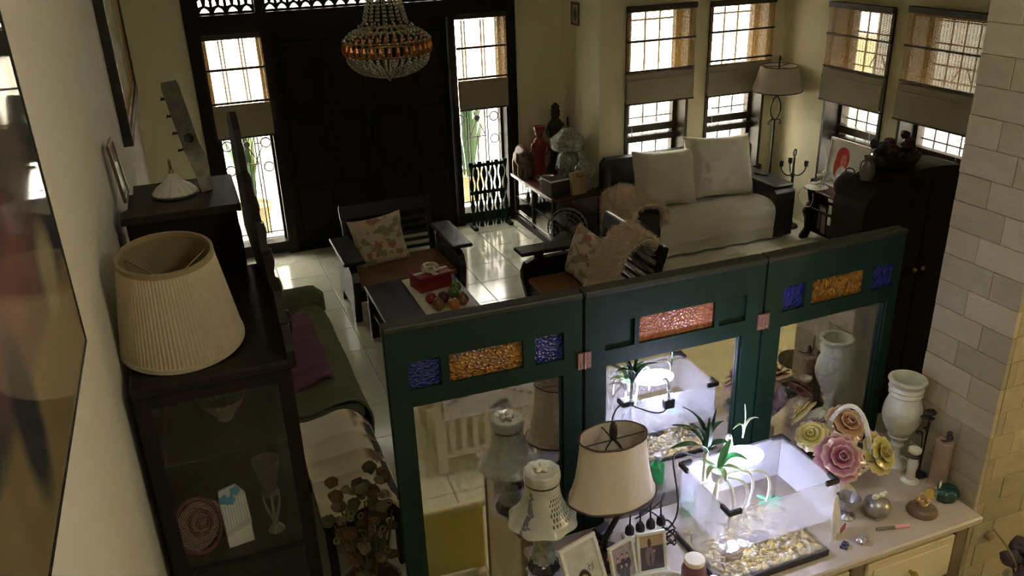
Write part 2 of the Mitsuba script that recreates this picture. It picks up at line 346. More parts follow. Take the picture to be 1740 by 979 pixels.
def rod(a, b, r=.006, n=6): return tube([a, b], r, n)
def sidelight(idx, x0, x1, lab):
    w = 'window_%d' % idx; labels[w] = {'label': lab, 'kind': 'structure'}
    y = YF + .13
    part(w, 'frame', cat(*[merged(b) for b in (B(x0, x0 + .02, y - .03, y + .03, .13, 2.06), B(x1 - .02, x1, y - .03, y + .03, .13, 2.06), B(x0, x1, YF - .01, y + .06, .02, .13), B(x0, x1, y - .03, y + .03, 2.02, 2.06))]), door_wood)
    part(w, 'pane', B(x0 + .02, x1 - .02, y - .003, y + .003, .13, 2.02), 'm_pane')
    c, yg = (x0 + x1) / 2, y + .06
    bars = [((x0 + .13, .16), (x0 + .13, 2.0)), ((x0 + .16, .16), (x0 + .16, 2.0)), ((x1 - .13, .16), (x1 - .13, 2.0)), ((x1 - .16, .16), (x1 - .16, 2.0)), ((x0 + .01, .18), (x1 - .01, .18)), ((x0 + .01, 1.16), (x1 - .01, 1.16)),
            ((c - .09, .86), (c + .09, .86)), ((c - .09, .86), (c, 1.04)), ((c + .09, .86), (c, 1.04)), ((c, 1.04), (c - .07, 1.2)), ((c, 1.04), (c + .07, 1.2)), ((c, .18), (c, .86)),
            ((x0 + .1, 1.05), (x0 + .16, 1.05)), ((x1 - .16, 1.05), (x1 - .1, 1.05))]
    for (xa, za), (xb, zb) in bars: part(w, 'grille_bar', rod((xa, yg, za), (xb, yg, zb)), iron)
    for xx in (x0 + .06, x1 - .06):
        for zz in (1.05, .82): part(w, 'grille_ring', mv(torus(.045, .006, 22, 6), xx, yg, zz, rx=90), iron, smooth=True)
    part(w, 'grille_disc', mv(lathe([(0, -.01), (.03, -.01), (.032, 0), (.03, .01), (0, .01)], 20), c, yg, 1.05, rx=90), iron)
sidelight(1, .25, .715, 'left sidelight with wrought iron grille beside the front door')
sidelight(2, 2.493, 2.98, 'right sidelight with wrought iron grille beside the front door')

def tall_window(idx, a0, a1, axis, lab):
    """A teak window in the wall with outer bars; axis 'x': in the window wall, 'y': in the side wall."""
    w = 'window_%d' % idx; labels[w] = {'label': lab, 'kind': 'structure'}
    o = YW if axis == 'x' else XR
    def bx(u0, u1, d0, d1, z0, z1, c=0):
        return B(u0, u1, o + d0, o + d1, z0, z1, c) if axis == 'x' else B(o + d0, o + d1, u0, u1, z0, z1, c)
    def P(u, d, z): return (u, o + d, z) if axis == 'x' else (o + d, u, z)
    z0, z1 = .46, 2.10
    part(w, 'frame', cat(*[merged(q) for q in (bx(a0, a0 + .03, -.02, .27, z0, z1), bx(a1 - .03, a1, -.02, .27, z0, z1), bx(a0, a1, -.02, .27, z1 - .03, z1), bx(a0 - .02, a1 + .02, -.05, .27, z0 - .03, z0 + .02))]), frame_wood)
    part(w, 'rail', bx(a0 + .03, a1 - .03, .14, .21, .93, 1.0), frame_wood)
    part(w, 'rail', bx(a0 + .03, a1 - .03, .10, .23, .845, .905), frame_wood)
    for q in (0, 1):
        u0, u1 = (a0 + .03, a0 + .065) if q == 0 else (a1 - .065, a1 - .03)
        part(w, 'stile', bx(u0, u1, .15, .20, z0 + .02, z1 - .03), frame_wood)
    part(w, 'pane', bx(a0 + .065, a1 - .065, .172, .178, 1.0, z1 - .03), 'm_pane')
    part(w, 'pane', bx(a0 + .065, a1 - .065, .172, .178, z0 + .02, .845), 'm_pane')
    n = 4 if axis == 'x' else 5
    for i in range(1, n):
        u = a0 + .03 + (a1 - a0 - .06) * i / n
        part(w, 'grille_bar', rod(P(u, .25, z0 + .02), P(u, .25, z1 - .03), .007), iron)
    for z in ((1.05, 1.97) if axis == 'x' else (1.05, 1.55, 1.67, 1.84, 2.02)): part(w, 'grille_bar', rod(P(a0 + .03, .25, z), P(a1 - .03, .25, z), .007), iron)
    us = [a0 + .03 + (a1 - a0 - .06) * i / n for i in range(n + 1)]
    for i in (1, 2, 3) if axis == 'y' else (): part(w, 'grille_bar', rod(P(us[i], .25, 1.67 if i != 2 else 1.55), P((us[i] + us[i + 1]) / 2, .25, 1.55 if i != 2 else 1.67), .006), iron)
tall_window(3, *WIN[0], 'x', 'tall barred window above the left half of the sofa')
tall_window(4, *WIN[1], 'x', 'tall barred window above the right half of the sofa')
tall_window(5, *SWIN[0], 'y', 'tall barred side window beside the red portrait')
tall_window(6, *SWIN[1], 'y', 'tall barred side window next to the stone pillar')

# roman blinds of woven thread, lower third folded double
def blind(a0, a1, axis, o, z_top, z_mid, z_bot, bars, label):
    t = thing('roman_blind', label, 'blind', 'roman blinds at the windows')
    def bx(u0, u1, d0, d1, z0, z1, c=0):
        return B(u0, u1, o - d1, o - d0, z0, z1, c) if axis == 'x' else B(o - d1, o - d0, u0, u1, z0, z1, c)
    part(t, 'head_rail', bx(a0, a1, .008, .05, z_top - .05, z_top, .004), frame_wood)
    zs = np.arange(z_mid, z_top - .05, .0062)
    us = np.linspace(a0 + .01, a1 - .01, 26)
    part(t, 'woven_threads', cat([bx(a0, a1, .028, .0295, z, z + .0030) for z in zs], [bx(u - .0015, u + .0015, .0297, .031, z_mid, z_top - .05) for u in us]), blind_thread, kind='stuff')
    for z in bars: part(t, 'batten', bx(a0 - .004, a1 + .004, .02, .038, z - .008, z + .008, .002), frame_wood)
    h = z_mid - z_bot
    part(t, 'fold', cat(bx(a0, a1, .020, .026, z_bot + .02, z_mid + .01), bx(a0, a1, .034, .040, z_bot + .005, z_mid, .002), bx(a0 + .004, a1 - .004, .046, .051, z_bot - .0, z_mid - h * .2, .002)), blind_fold)
    part(t, 'bottom_bar', bx(a0 - .003, a1 + .003, .018, .054, z_bot - .014, z_bot, .003), frame_wood)
    cu = a0 + .06
    part(t, 'cord', tube([(cu, o - .06, z_bot) if axis == 'x' else (o - .06, cu, z_bot), (cu, o - .06, z_bot - .3) if axis == 'x' else (o - .06, cu, z_bot - .3)], .0025, 5), white_pl)
blind(.235, .725, 'x', YF - .03, 2.07, 1.455, 1.182, (1.77, 1.483), 'woven roman blind over the left sidelight of the front door')
blind(2.485, 2.99, 'x', YF - .03, 2.09, 1.46, 1.20, (1.775, 1.49), 'woven roman blind over the right sidelight of the front door')
blind(3.83, 4.555, 'x', YW - .02, 2.13, 1.53, 1.262, (1.82, 1.55), 'woven roman blind over the window behind the left end of the sofa')
blind(4.71, 5.437, 'x', YW - .02, 2.12, 1.53, 1.25, (1.84, 1.575), 'woven roman blind over the window beside the floor lamp')
blind(5.60, 6.363, 'y', XR - .02, 2.12, 1.54, 1.262, (1.84, 1.56), 'dim woven roman blind over the side window above the red portrait')
blind(4.68, 5.445, 'y', XR - .02, 2.145, 1.54, 1.255, (1.84, 1.56), 'dim woven roman blind over the side window nearest the stone pillar')

# ---- outdoors
struct('ground', B(-8, 14, YF + .26, 16, -.12, -.02), plaster_out, 'bright paved yard outside')
struct('ground_side', B(XR + .26, 14, -2, YF + .26, -.12, -.02), plaster_out, 'bright paved strip outside the side windows')
struct('garden_wall', B(-8, 14, 12.5, 12.7, -.02, 2.4), plaster_out, 'white garden wall across the yard')
struct('neighbour_wall', B(8.6, 8.8, 2, 8.95, .75, 4.6), block_out, 'rough grey block wall outside the side windows')
struct('neighbour_plinth', B(8.55, 8.8, 2, 8.95, -.02, .75), plaster_out, 'white plinth below the grey block wall')
struct('boundary_wall', B(8.6, 8.8, 8.95, 10.7, -.02, 1.30), beige_out, 'low beige boundary wall outside')
struct('brick_pier', B(5.88, 6.04, 7.75, 8.0, -.02, .80), brick_out, 'orange brick pier seen through the window beside the floor lamp')
def blade(x, y, z, h, w, lean, az, m=None, bend=.25, n=8):
    """A tall strap leaf with a curved midrib."""
    s = np.linspace(0, 1, n); ww = w * np.sin(PI * np.clip(s * .86 + .12, 0, 1)) ** .7
    ww[-1] = .0008
    out = lean * s + bend * h * s ** 2; u = np.linspace(-1, 1, 5)
    P = np.zeros((n, 5, 3)); ca, sa = math.cos(az), math.sin(az)
    for i in range(n):
        P[i, :, 0] = x + out[i] * ca - u * ww[i] / 2 * sa
        P[i, :, 1] = y + out[i] * sa + u * ww[i] / 2 * ca
        P[i, :, 2] = z + h * s[i] * (1 - .25 * bend * s[i]) + np.abs(u) * ww[i] * .18
    return solid(P, .0025)
rp = random.Random(5)
def snake_plant(x, y, n, h, label):
    t = thing('snake_plant', label, 'plant', 'snake plants outside the front door')
    part(t, 'pot', mv(lathe([(0, 0), (.13, 0), (.17, .26), (.185, .27), (.185, .30), (.165, .30), (.16, .27), (0, .27)], 24), x, y, -.02), beige_out, smooth=30)
    for i in range(n):
        a = rp.uniform(0, 2 * PI); r = rp.uniform(0, .09)
        part(t, 'leaf', blade(x + r * math.cos(a), y + r * math.sin(a), .24, h * rp.uniform(.6, 1.05), .07, .02, a, bend=rp.uniform(.05, .28)), leaf_yel if rp.random() < .35 else leaf_out, smooth=40)
snake_plant(.50, 8.75, 15, .95, 'yellow-edged snake plant outside the left sidelight')
snake_plant(.98, 9.15, 11, 1.1, 'taller snake plant leaning behind the left sidelight grille')
snake_plant(2.86, 8.8, 13, 1.0, 'green snake plant outside the right sidelight')

# ------------------------------------------------------------------ living room furniture
def placed_thing(name, label, c, x, y, rz, group=None):
    t = thing(name, label, c, group)
    def add(n, mesh, m, smooth=False, lab=None, kind=None, of=None, **k):
        return part(of or t, n, mv(mesh, x, y, 0, rz=rz), m, smooth=smooth, label=lab, kind=kind, **k)
    return t, add
def armchair(label, x, y, rz, W=1.0):
    """Low slatted lounge chair facing -y, its front at y=0, its middle at x=0."""
    t, add = placed_thing('armchair', label, 'armchair', x, y, rz, 'dark slatted lounge chairs')
    h = W / 2
    prof = Polygon([(.06, 0), (.14, 0), (.17, .10), (.52, .10), (.56, 0), (.64, 0), (.66, .40), (.60, .455), (.10, .455), (.03, .43), (0, .36), (0, .30), (.04, .12)]).buffer(.012).buffer(-.012)
    for s in (-1, 1):
        a = s * (h - .06)
        add('side_panel', prism(prof, .055, 'yz', a - .0275), black_wood)
        add('arm_post', B(a - .025, a + .025, .12, .18, .45, .515), black_wood)
        add('arm_post', B(a - .025, a + .025, .46, .52, .45, .515), black_wood)
        add('armrest', B(a - .085, a + .085, -.03, .60, .51, .54, .008), black_wood)
    add('front_rail', B(-h + .09, h - .09, .05, .09, .17, .27, .006), black_wood)
    add('seat', rough(B(-h + .09, h - .09, .03, .60, .265, .315, .02).subdivide(), .004, 9), tan_seat)
    R = lambda m: mv(m, 0, .58, .28, rx=-14)
    for s in (-1, 1): add('back_stile', R(B(s * (h - .13) - .025, s * (h - .13) + .025, 0, .04, -.02, .46, .004)), black_wood)
    add('top_rail', R(B(-h + .1, h - .1, -.005, .045, .38, .50, .008)), black_wood)
    for i in range(5): add('back_slat', R(B(-h + .15, h - .15, .008, .03, .06 + i * .062, .088 + i * .062, .003)), black_wood)
    return t
armchair('dark slatted lounge chair in front of the front door, floral cushion on it', 1.43, 6.03, 0, .98)
armchair('dark slatted lounge chair behind the green screen, pale fur throw over its back', 2.23, 5.20, -90, 1.10)
def cushion(name, mesh, m, label, group=None): return single(name, mesh, m, label, 'cushion', group, smooth=True)
cushion('floral_cushion', mv(pillow(.46, .42, .15, 2), 1.31, 6.53, .49, rx=-16, rz=4, ry=-4), floral_fab, 'floral cream cushion leaning in the chair by the front door')
cushion('floral_cushion', mv(pillow(.42, .42, .15, 4), 2.66, 5.42, .50, rx=-16, rz=-84, ry=5), floral_fab, 'floral cream cushion in the chair behind the green screen, beside a fur throw')

def fur_pile(base, n, ln, seed, droop=.5):
    """Short tapered strands grown over the faces of a mesh."""
    r = np.random.default_rng(seed); pts, fi = trimesh.sample.sample_surface(base, n, seed=seed)
    nm = base.face_normals[fi]; d = nm + r.normal(0, .55, nm.shape); d[:, 2] -= droop; d /= np.linalg.norm(d, axis=1, keepdims=True)
    s = np.cross(d, r.normal(0, 1, d.shape)); s /= np.linalg.norm(s, axis=1, keepdims=True) + 1e-9
    L = ln * r.uniform(.5, 1.2, (n, 1)); w = .0055
    V = np.stack([pts - s * w, pts + s * w, pts + np.cross(d, s) * w, pts + d * L], 1).reshape(-1, 3)
    k = np.arange(n)[:, None] * 4
    return trimesh.Trimesh(V, np.vstack([k + np.array([q]) for q in ((0, 1, 3), (1, 2, 3), (2, 0, 3))]), process=False)
def drape(path, w, t, seed, amp=.012):
    """A blanket hung over the path of (y, z) points, w wide in x."""
    p = bez(*[(0, a, b) for a, b in path], n=34); u = np.linspace(-w / 2, w / 2, 18)
    P = np.repeat(p[:, None], 18, 1); P[..., 0] = u[None] * (1 + .06 * np.sin(np.linspace(0, 9, 34))[:, None])
    f = (meshkit.fbm(P * 8 + seed, 3, seed) - .5) * 2 * amp
    P[..., 1] += f * .7; P[..., 2] += f
    return solid(P, t)
def fur_throw(label, m, seed, n):
    t = thing('fur_throw', label, 'throw')
    part(t, 'hide', m, fur_fab, smooth=True)
    part(t, 'pile', fur_pile(m, int(n * 1.6), .042, seed), fur_fab, kind='stuff')
# over the second chair's back (the chair faces -x; its back top runs along y at x ~ 2.92)
fur_throw('pale shaggy fur throw over the back of the chair behind the green screen', mv(drape([(-.34, .30), (-.25, .55), (-.10, .775), (.02, .80), (.07, .70), (.12, .5)], .36, .020, 3), 2.86, 5.00, 0, rz=-90), 3, 6000)

# coffee table with a runner, a red box, fruit
t = thing('coffee_table', 'low dark coffee table with a white runner before the front chair', 'table')
part(t, 'tabletop', B(1.02, 1.70, 4.55, 5.84, .385, .41, .006), black_wood)
for i in range(4): part(t, 'slat', B(1.05 + i * .16, 1.17 + i * .16, 4.60, 5.80, .20, .215, .003), black_wood)
for x in (1.06, 1.66):
    for y in (4.60, 5.79): part(t, 'leg', B(x - .03, x + .03, y - .03, y + .03, 0, .386, .005), black_wood)
P = np.zeros((30, 8, 3)); P[..., 0] = 1.30 + np.linspace(0, .34, 8)[None]; P[..., 1] = np.linspace(4.6, 5.80, 30)[:, None]
P[..., 2] = .4155 + .004 * meshkit.fbm(P * 30, 2, 4)
single('table_runner', solid(P, .002), cream_fab, 'cream table runner on the low dark coffee table', 'table runner', smooth=True)
t = thing('gift_box', 'red gift box with a white patterned ribbon bow on the coffee table', 'box')
bx_ = lambda m: mv(m, 1.47, 5.58, 0, rz=12)
redm = mat('red_gloss', (.20, .015, .015), .3, clear=.5)
part(t, 'body', bx_(B(-.13, .13, -.09, .09, .424, .52, .006)), redm)
part(t, 'lid', bx_(B(-.136, .136, -.096, .096, .52, .545, .004)), redm)
part(t, 'ribbon', bx_(cat(B(-.02, .02, -.098, .098, .5455, .549), B(-.138, .138, -.015, .015, .5455, .5485))), cream_fab)
part(t, 'bow', bx_(cat(*[mv(torus(.035, .011, 16, 6), .045 * math.cos(a), .045 * math.sin(a), .575, rx=70, rz=math.degrees(a) + 90, s=(1, .6, 1)) for a in (0.3, 1.5, 2.9, 4.2, 5.4)])), pillow_fab, smooth=True)
fr_c = {'orange': (.42, .15, .03), 'green': (.10, .16, .03), 'red': (.28, .03, .02), 'brown': (.20, .09, .04), 'dark': (.05, .015, .02)}
for k, c in fr_c.items(): mat('fruit_' + k, c, .3, clear=.3)
for i, (x, y, z, r, k, nm, lab) in enumerate([
    (1.40, 5.16, .468, .045, 'brown', 'pear', 'brown pear nearest the left edge of the runner'), (1.50, 5.13, .466, .044, 'orange', 'orange', 'orange between the pears at the near end of the runner'),
    (1.585, 5.18, .464, .042, 'brown', 'pear', 'brown pear at the right of the fruit pile'), (1.56, 5.31, .466, .044, 'green', 'apple', 'green apple behind the fruit at the right'),
    (1.47, 5.27, .465, .043, 'dark', 'plum', 'dark plum in the middle of the fruit pile'), (1.385, 5.29, .464, .042, 'red', 'apple', 'red apple in front of the gift box'), (1.61, 5.42, .464, .042, 'green', 'apple', 'green apple by the right front corner of the gift box')]):
    t = thing(nm, lab, nm, 'fruit on the coffee table')
    part(t, 'flesh', mv(lathe([(0, -r * .86), (r * .5, -r * .9), (r * .95, -r * .3), (r, .1 * r), (r * .72, r * .75), (r * .25, r * (1.25 if nm == 'pear' else .9)), (0, r * (1.3 if nm == 'pear' else .78))], 18), x, y, z - r * .14), 'm_fruit_' + k, smooth=True)
    part(t, 'stem', rod((x, y, z + r * (.95 if nm == 'pear' else .6)), (x + .006, y, z + r * (1.35 if nm == 'pear' else 1.0)), .002, 5), trim_brown)

# sofa: dark leather frame under a cream cover
t = thing('sofa', 'two-seat dark leather sofa under a cream cover below the windows', 'sofa')
x0, x1, yf, yb = 3.52, 5.20, 6.17, 7.00
part(t, 'base', B(x0 + .22, x1 - .20, yf + .04, yb - .1, .05, .24, .01), leather)
part(t, 'backrest', mv(B(x0 + .02, x1 - .02, -.10, .10, .20, .80, .05), 0, yb - .1, 0), leather, smooth=40)
for s, a, b in ((0, x0, x0 + .23), (1, x1 - .21, x1)):
    pr = Polygon([(yf, .02), (yf + .81, .02), (yf + .81, .52), (yf + .05, .50), (yf, .45)]).buffer(-.02).buffer(.02)
    part(t, 'arm', prism(pr, b - a, 'yz', a), leather)
    part(t, 'arm_pad', mv(cat(B(a - .004, b + .004, yf + .02, yf + .78, .495, .53, .015)), 0, 0, 0), leather)
P = np.zeros((40, 30, 3)); P[..., 0] = np.linspace(x0 + .235, x1 - .215, 40)[:, None]
pv = bez((0, yf - .005, .14), (0, yf - .012, .25), (0, yf + .01, .345), (0, yf + .06, .375), (0, yf + .35, .37), (0, yb - .24, .375), n=30)
P[..., 1:] = pv[None, :, 1:]; fo = meshkit.fbm(P * np.array([7, 5, 5]), 3, 8) - .5
P[..., 2] += .012 * fo; P[..., 1] -= .016 * fo
P[..., 2] -= .012 * np.exp(-((P[..., 0] - (x0 + x1) / 2) / .012) ** 2) * (P[..., 2] > .33)
part(t, 'seat_cover', solid(P, .006), cream_fab, smooth=True)
P2 = np.zeros((40, 9, 3)); P2[..., 0] = np.linspace(x0 + .2, x1 - .19, 40)[:, None]; P2[..., 2] = np.linspace(.02, .15, 9)[None]
P2[..., 1] = yf + .012 + .012 * np.sin(P2[..., 0] * 21) + .006 * (P2[..., 2] < .05)
part(t, 'skirt', solid(P2, .005), cream_fab, smooth=True)
for x in (x0 + .08, x1 - .08):
    for y in (yf + .08, yb - .12): part(t, 'foot', B(x - .03, x + .03, y - .03, y + .03, 0, .03), black_wood)
cushion('sofa_pillow', mv(pillow(.66, .54, .24, 6, 30, .09)  , 4.03, 6.58, .635, rx=-17, ry=3), pillow_fab, 'cream linen pillow at the left end of the sofa, tucked behind a larger one', 'cream pillows on the sofa')
cushion('sofa_pillow', mv(pillow(.74, .60, .26, 9, 30, .09), 4.63, 6.60, .665, rx=-20, ry=4), pillow_fab, 'large cream linen pillow at the right of the sofa', 'cream pillows on the sofa')
def rot_arm(m): return mv(m, 3.635, 6.46, 0, rz=90)
fur_throw('shaggy pinkish fur throw over the left arm of the sofa', rot_arm(drape([(.165, .16), (.155, .40), (.13, .535), (.06, .565), (-.06, .565), (-.14, .53), (-.17, .42), (-.175, .36)], .62, .024, 12)), 12, 9000)
single('remote_control', mv(B(-.022, .022, -.07, .07, 0, .018, .004), 5.09, 6.55, .531, rz=20), black_pl, 'small black remote on the right arm of the sofa', 'remote')

# display console in the corner by the jog wall
t = thing('display_console', 'low dark glass-sided display console in the corner by the front wall', 'cabinet')
cx0, cx1, cy0, cy1, ch = 3.02, 3.515, 6.86, 7.86, .50
part(t, 'top', B(cx0 - .02, cx1, cy0 - .02, cy1, ch - .03, ch, .006), red_wood)
part(t, 'edge_strip', B(cx0 - .028, cx0 - .0205, cy0 - .02, cy1, ch - .026, ch - .002), steel)
part(t, 'plinth', B(cx0, cx1 - .01, cy0, cy1 - .01, .0, .06), dark_wood)
part(t, 'back', B(cx1 - .03, cx1 - .01, cy0, cy1 - .01, .06, ch - .03), dark_wood)
for x in (cx0, cx1 - .035):
    for y in (cy0, (cy0 + cy1) / 2 - .02, cy1 - .05): part(t, 'post', B(x, x + .035, y, y + .035, .06, ch - .03), dark_wood)
part(t, 'shelf', B(cx0 + .01, cx1 - .03, cy0 + .01, cy1 - .02, .26, .272), dark_wood)
part(t, 'pane', B(cx0 + .012, cx0 + .016, cy0 + .036, cy1 - .05, .06, ch - .03), 'm_pane')
part(t, 'pane', B(cx0 + .035, cx1 - .035, cy0 + .012, cy0 + .016, .06, ch - .03), 'm_pane')
part(t, 'rail', B(cx0 - .004, cx0 + .006, cy0 + .03, cy1 - .05, .10, .115), steel)
# ornaments on the console
def lamp_pagoda():
    t = thing('pagoda_lamp', 'grey-green ceramic lamp with a tiered pagoda-like shade in the far corner', 'lamp')
    x, y = 3.38, 7.30
    part(t, 'base', mv(lathe([(0, 0), (.09, 0), (.10, .02), (.085, .04), (.10, .10), (.115, .18), (.10, .27), (.06, .32), (.03, .34), (.0, .34)], 28), x, y, ch), grey_glaze, smooth=30)
    rip = lambda th, z: 1 + .02 * np.cos(th * 12)
    part(t, 'lamp_shade', mv(lathe([(0, .36), (.10, .355), (.155, .345), (.16, .36), (.155, .385), (.165, .39), (.162, .415), (.17, .42), (.165, .445), (.11, .49), (.075, .52), (.055, .55), (.03, .56), (0, .56)], 36, rip=rip), x, y, ch - .015), grey_glaze, smooth=25)
    part(t, 'finial', mv(lathe([(0, .54), (.02, .55), (.008, .57), (.016, .59), (.006, .61), (.012, .625), (.0, .65)], 14), x, y, ch), iron, smooth=30)
lamp_pagoda()
def figurine(name, label, x, y, z, prof, m, head=None, arms=None, extra=(), cat_='figurine', rz=0):
    t = thing(name, label, cat_)
    part(t, 'body', mv(lathe(prof, 20, 1, .8), x, y, z, rz=rz), m, smooth=35)
    if head: part(t, 'head', cat(ball(x, y, z + head[0], head[1], (1, 1, 1.15)), ball(x, y - head[1], z + head[0] - .1 * head[1], head[1] * .25)), m, smooth=True)
    for p in arms or (): part(t, 'arm', tube(bez(*[(x + a, y + b, z + c) for a, b, c in p], n=8), [.016, .015, .014, .013, .012, .011, .010, .009], 7), m, smooth=True)
    for n_, me, mm in extra: part(t, n_, mv(me, x, y, z, rz=rz), mm, smooth=30)
    return t
fig_dark = mat('fig_dark', (.03, .028, .024), .4); fig_red = mat('fig_red', (.20, .025, .02), .35); fig_grey = mat('fig_grey', (.16, .15, .12), .35, clear=.4); fig_brown = mat('fig_brown', (.13, .085, .05), .35)
figurine('red_figure', 'tall red carved standing figure at the back of the console', 3.20, 7.58, ch, [(0, 0), (.075, 0), (.07, .05), (.055, .16), (.06, .26), (.07, .33), (.05, .39), (.022, .41), (0, .41)], fig_red, (.445, .042), [[(-.065, 0, .35), (-.08, -.05, .27), (-.02, -.07, .24)], [(.065, 0, .35), (.08, -.05, .27), (.02, -.07, .24)]],
         [('headdress', lathe([(.045, .46), (.055, .48), (.06, .515), (.03, .51), (0, .50)], 12), fig_red)])
figurine('guardian_figure', 'tall dark guardian statue in the wall corner', 3.45, 7.74, ch, [(0, 0), (.09, 0), (.085, .04), (.06, .10), (.055, .28), (.075, .42), (.08, .48), (.04, .53), (0, .53)], fig_dark, (.575, .045), [[(.07, 0, .47), (.11, -.03, .40), (.10, -.06, .52)], [(-.07, 0, .47), (-.10, -.03, .38), (-.05, -.06, .34)]],
         [('headdress', lathe([(.05, .60), (.035, .63), (.045, .65), (.01, .69), (0, .69)], 12), fig_dark)])
t = thing('elephant_figure', 'brown glazed elephant-like animal figure at the window end of the console', 'figurine')
ex, ey = 3.06, 7.72
body = m3.Manifold()
for a, b in (((ex, ey, .70, .085), (ex - .01, ey - .09, .66, .075)), ((ex, ey + .0, .76, .06), (ex, ey - .09, .74, .05)), ((ex - .01, ey - .10, .68, .05), (ex - .015, ey - .15, .60, .022)), ((ex - .015, ey - .15, .60, .022), (ex - .02, ey - .17, .53, .018)),
             *[((ex + sx * .045, ey + sy, .66, .035), (ex + sx * .05, ey + sy, .53, .03)) for sx in (-1, 1) for sy in (-.10, .04)]):
    s = [m3.Manifold.sphere(q[3], 16).translate(q[:3]) for q in (a, b)]
    body = body + (s[0] + s[1]).hull()
em = body.refine_to_length(.02).to_mesh(); em = trimesh.Trimesh(em.vert_properties[:, :3], em.tri_verts); trimesh.smoothing.filter_taubin(em, iterations=8)
part(t, 'body', em, fig_brown, smooth=True)
for s in (-1, 1): part(t, 'ear', mv(ball(0, 0, 0, .055, (.25, .8, 1.1)), ex + s * .075, ey - .07, .70, rz=s * 25), fig_brown, smooth=True)
t = thing('lidded_bowl', 'silver lidded bowl with a wavy rim at the middle of the console', 'bowl')
rp_ = lambda th, z: 1 + .05 * np.cos(th * 9) * (z > .04)
part(t, 'bowl', mv(lathe([(0, 0), (.05, 0), (.055, .015), (.085, .06), (.105, .085), (.098, .085), (.08, .06), (0, .03)], 36, rip=rp_), 3.14, 7.27, ch), steel, smooth=30)
part(t, 'contents', mv(lathe([(.08, .062), (.06, .082), (0, .086)], 20), 3.14, 7.27, ch), fig_dark, smooth=30)
t = thing('tin_box', 'dark square tin with a lacy white top edge at the near end of the console', 'tin')
part(t, 'body', mv(B(-.10, .10, -.09, .09, 0, .15, .006), 3.11, 7.00, ch, rz=8), fig_dark)
part(t, 'lace_edge', mv(cat(*[ball(-.10 + i * .02, -.092, .15, .010, (1, .5, 1), 1) for i in range(11)], *[ball(-.102, -.09 + i * .02, .15, .010, (.5, 1, 1), 1) for i in range(10)]), 3.11, 7.00, ch, rz=8), white_ware)
t = thing('kraft_card', 'tan card bag standing at the near right corner of the console', 'bag')
part(t, 'bag', mv(B(-.075, .075, -.03, .03, 0, .21, .004), 3.30, 6.89, ch, rz=6, rx=-6), mat('kraft', (.34, .25, .13), .9))
part(t, 'handle', mv(tube(bez((-.03, -.034, .20), (-.02, -.045, .17), (.02, -.045, .17), (.03, -.034, .20), n=8), .003, 5), 3.30, 6.89, ch, rz=6, rx=-6), trim_brown, smooth=True)
for i, (x, y, h) in enumerate([(3.29, 7.06, .16), (3.37, 7.13, .20), (3.44, 7.16, .15), (3.26, 7.20, .22)]):
    lab = ['small glazed dancer figure just left of the card bag', 'small glazed dancer figure behind the card bag, tallest of its row', 'small glazed dancer figure at the right of the card bag', 'glazed dancer figure under the pagoda lamp shade'][i]
    figurine('dancer_figure', lab, x, y, ch, [(0, 0), (.035, 0), (.03, .02), (.018, .05), (.016, h * .5), (.026, h * .65), (.022, h * .78), (.008, h * .82), (0, h * .82)], fig_grey, (h * .9, .016),
             [[(-.02, 0, h * .75), (-.045, -.01, h * .8), (-.05, -.02, h)], [(.02, 0, h * .75), (.045, -.02, h * .6), (.04, -.03, h * .45)]])
figurine('foliage_figure', 'mottled green-grey figure of a seated person among leaves at the right end of the console', 3.405, 7.01, ch, [(0, 0), (.085, 0), (.09, .03), (.07, .08), (.06, .16), (.065, .22), (.04, .27), (.02, .29), (0, .29)], grey_glaze, (.315, .035), [[(-.06, 0, .24), (-.09, -.04, .17), (-.03, -.07, .13)], [(.06, 0, .24), (.09, -.04, .17), (.04, -.07, .13)]],
         [('leaves', cat(*[ball(.07 * math.cos(a), .05 * math.sin(a), .03 + .03 * (i % 3), .025, (1, 1, .7), 1) for i, a in enumerate(np.linspace(0, 6, 12))]), grey_glaze)])
t = thing('candle_pair', 'pair of thin dark candlesticks behind the pagoda lamp', 'candlestick')
for dx in (0, .035):
    part(t, 'stick', mv(lathe([(0, 0), (.03, 0), (.03, .01), (.008, .03), (.008, .40), (.014, .41), (.014, .50), (0, .50)], 12), 3.44 + dx, 7.52, ch), fig_dark, smooth=30)

# green wavy-slatted rack before the right sidelight
t = thing('slatted_rack', 'dark green rack of wavy vertical slats in front of the right sidelight', 'rack')
gx0, gx1, gy, gz = 2.53, 2.93, 7.80, .66
for z in (.12, .34, gz - .04): part(t, 'rail', B(gx0, gx1, gy, gy + .02, z, z + .035, .004), green_paint)
for i in range(9):
    x = gx0 + .02 + i * (gx1 - gx0 - .04) / 8
    zz = np.linspace(.0, gz + .02, 24); ww = .013 + .009 * np.cos(zz * 2 * PI / .22 + (i % 2) * PI)
    part(t, 'slat', prism(Polygon(np.r_[np.stack([x - ww, zz], 1), np.stack([x + ww, zz], 1)[::-1]]), .012, 'xz', gy - .0125), green_paint)
part(t, 'foot', B(gx0 - .01, gx0 + .03, gy - .12, gy + .02, 0, .03), green_paint); part(t, 'foot', B(gx1 - .03, gx1 + .01, gy - .12, gy + .02, 0, .03), green_paint)

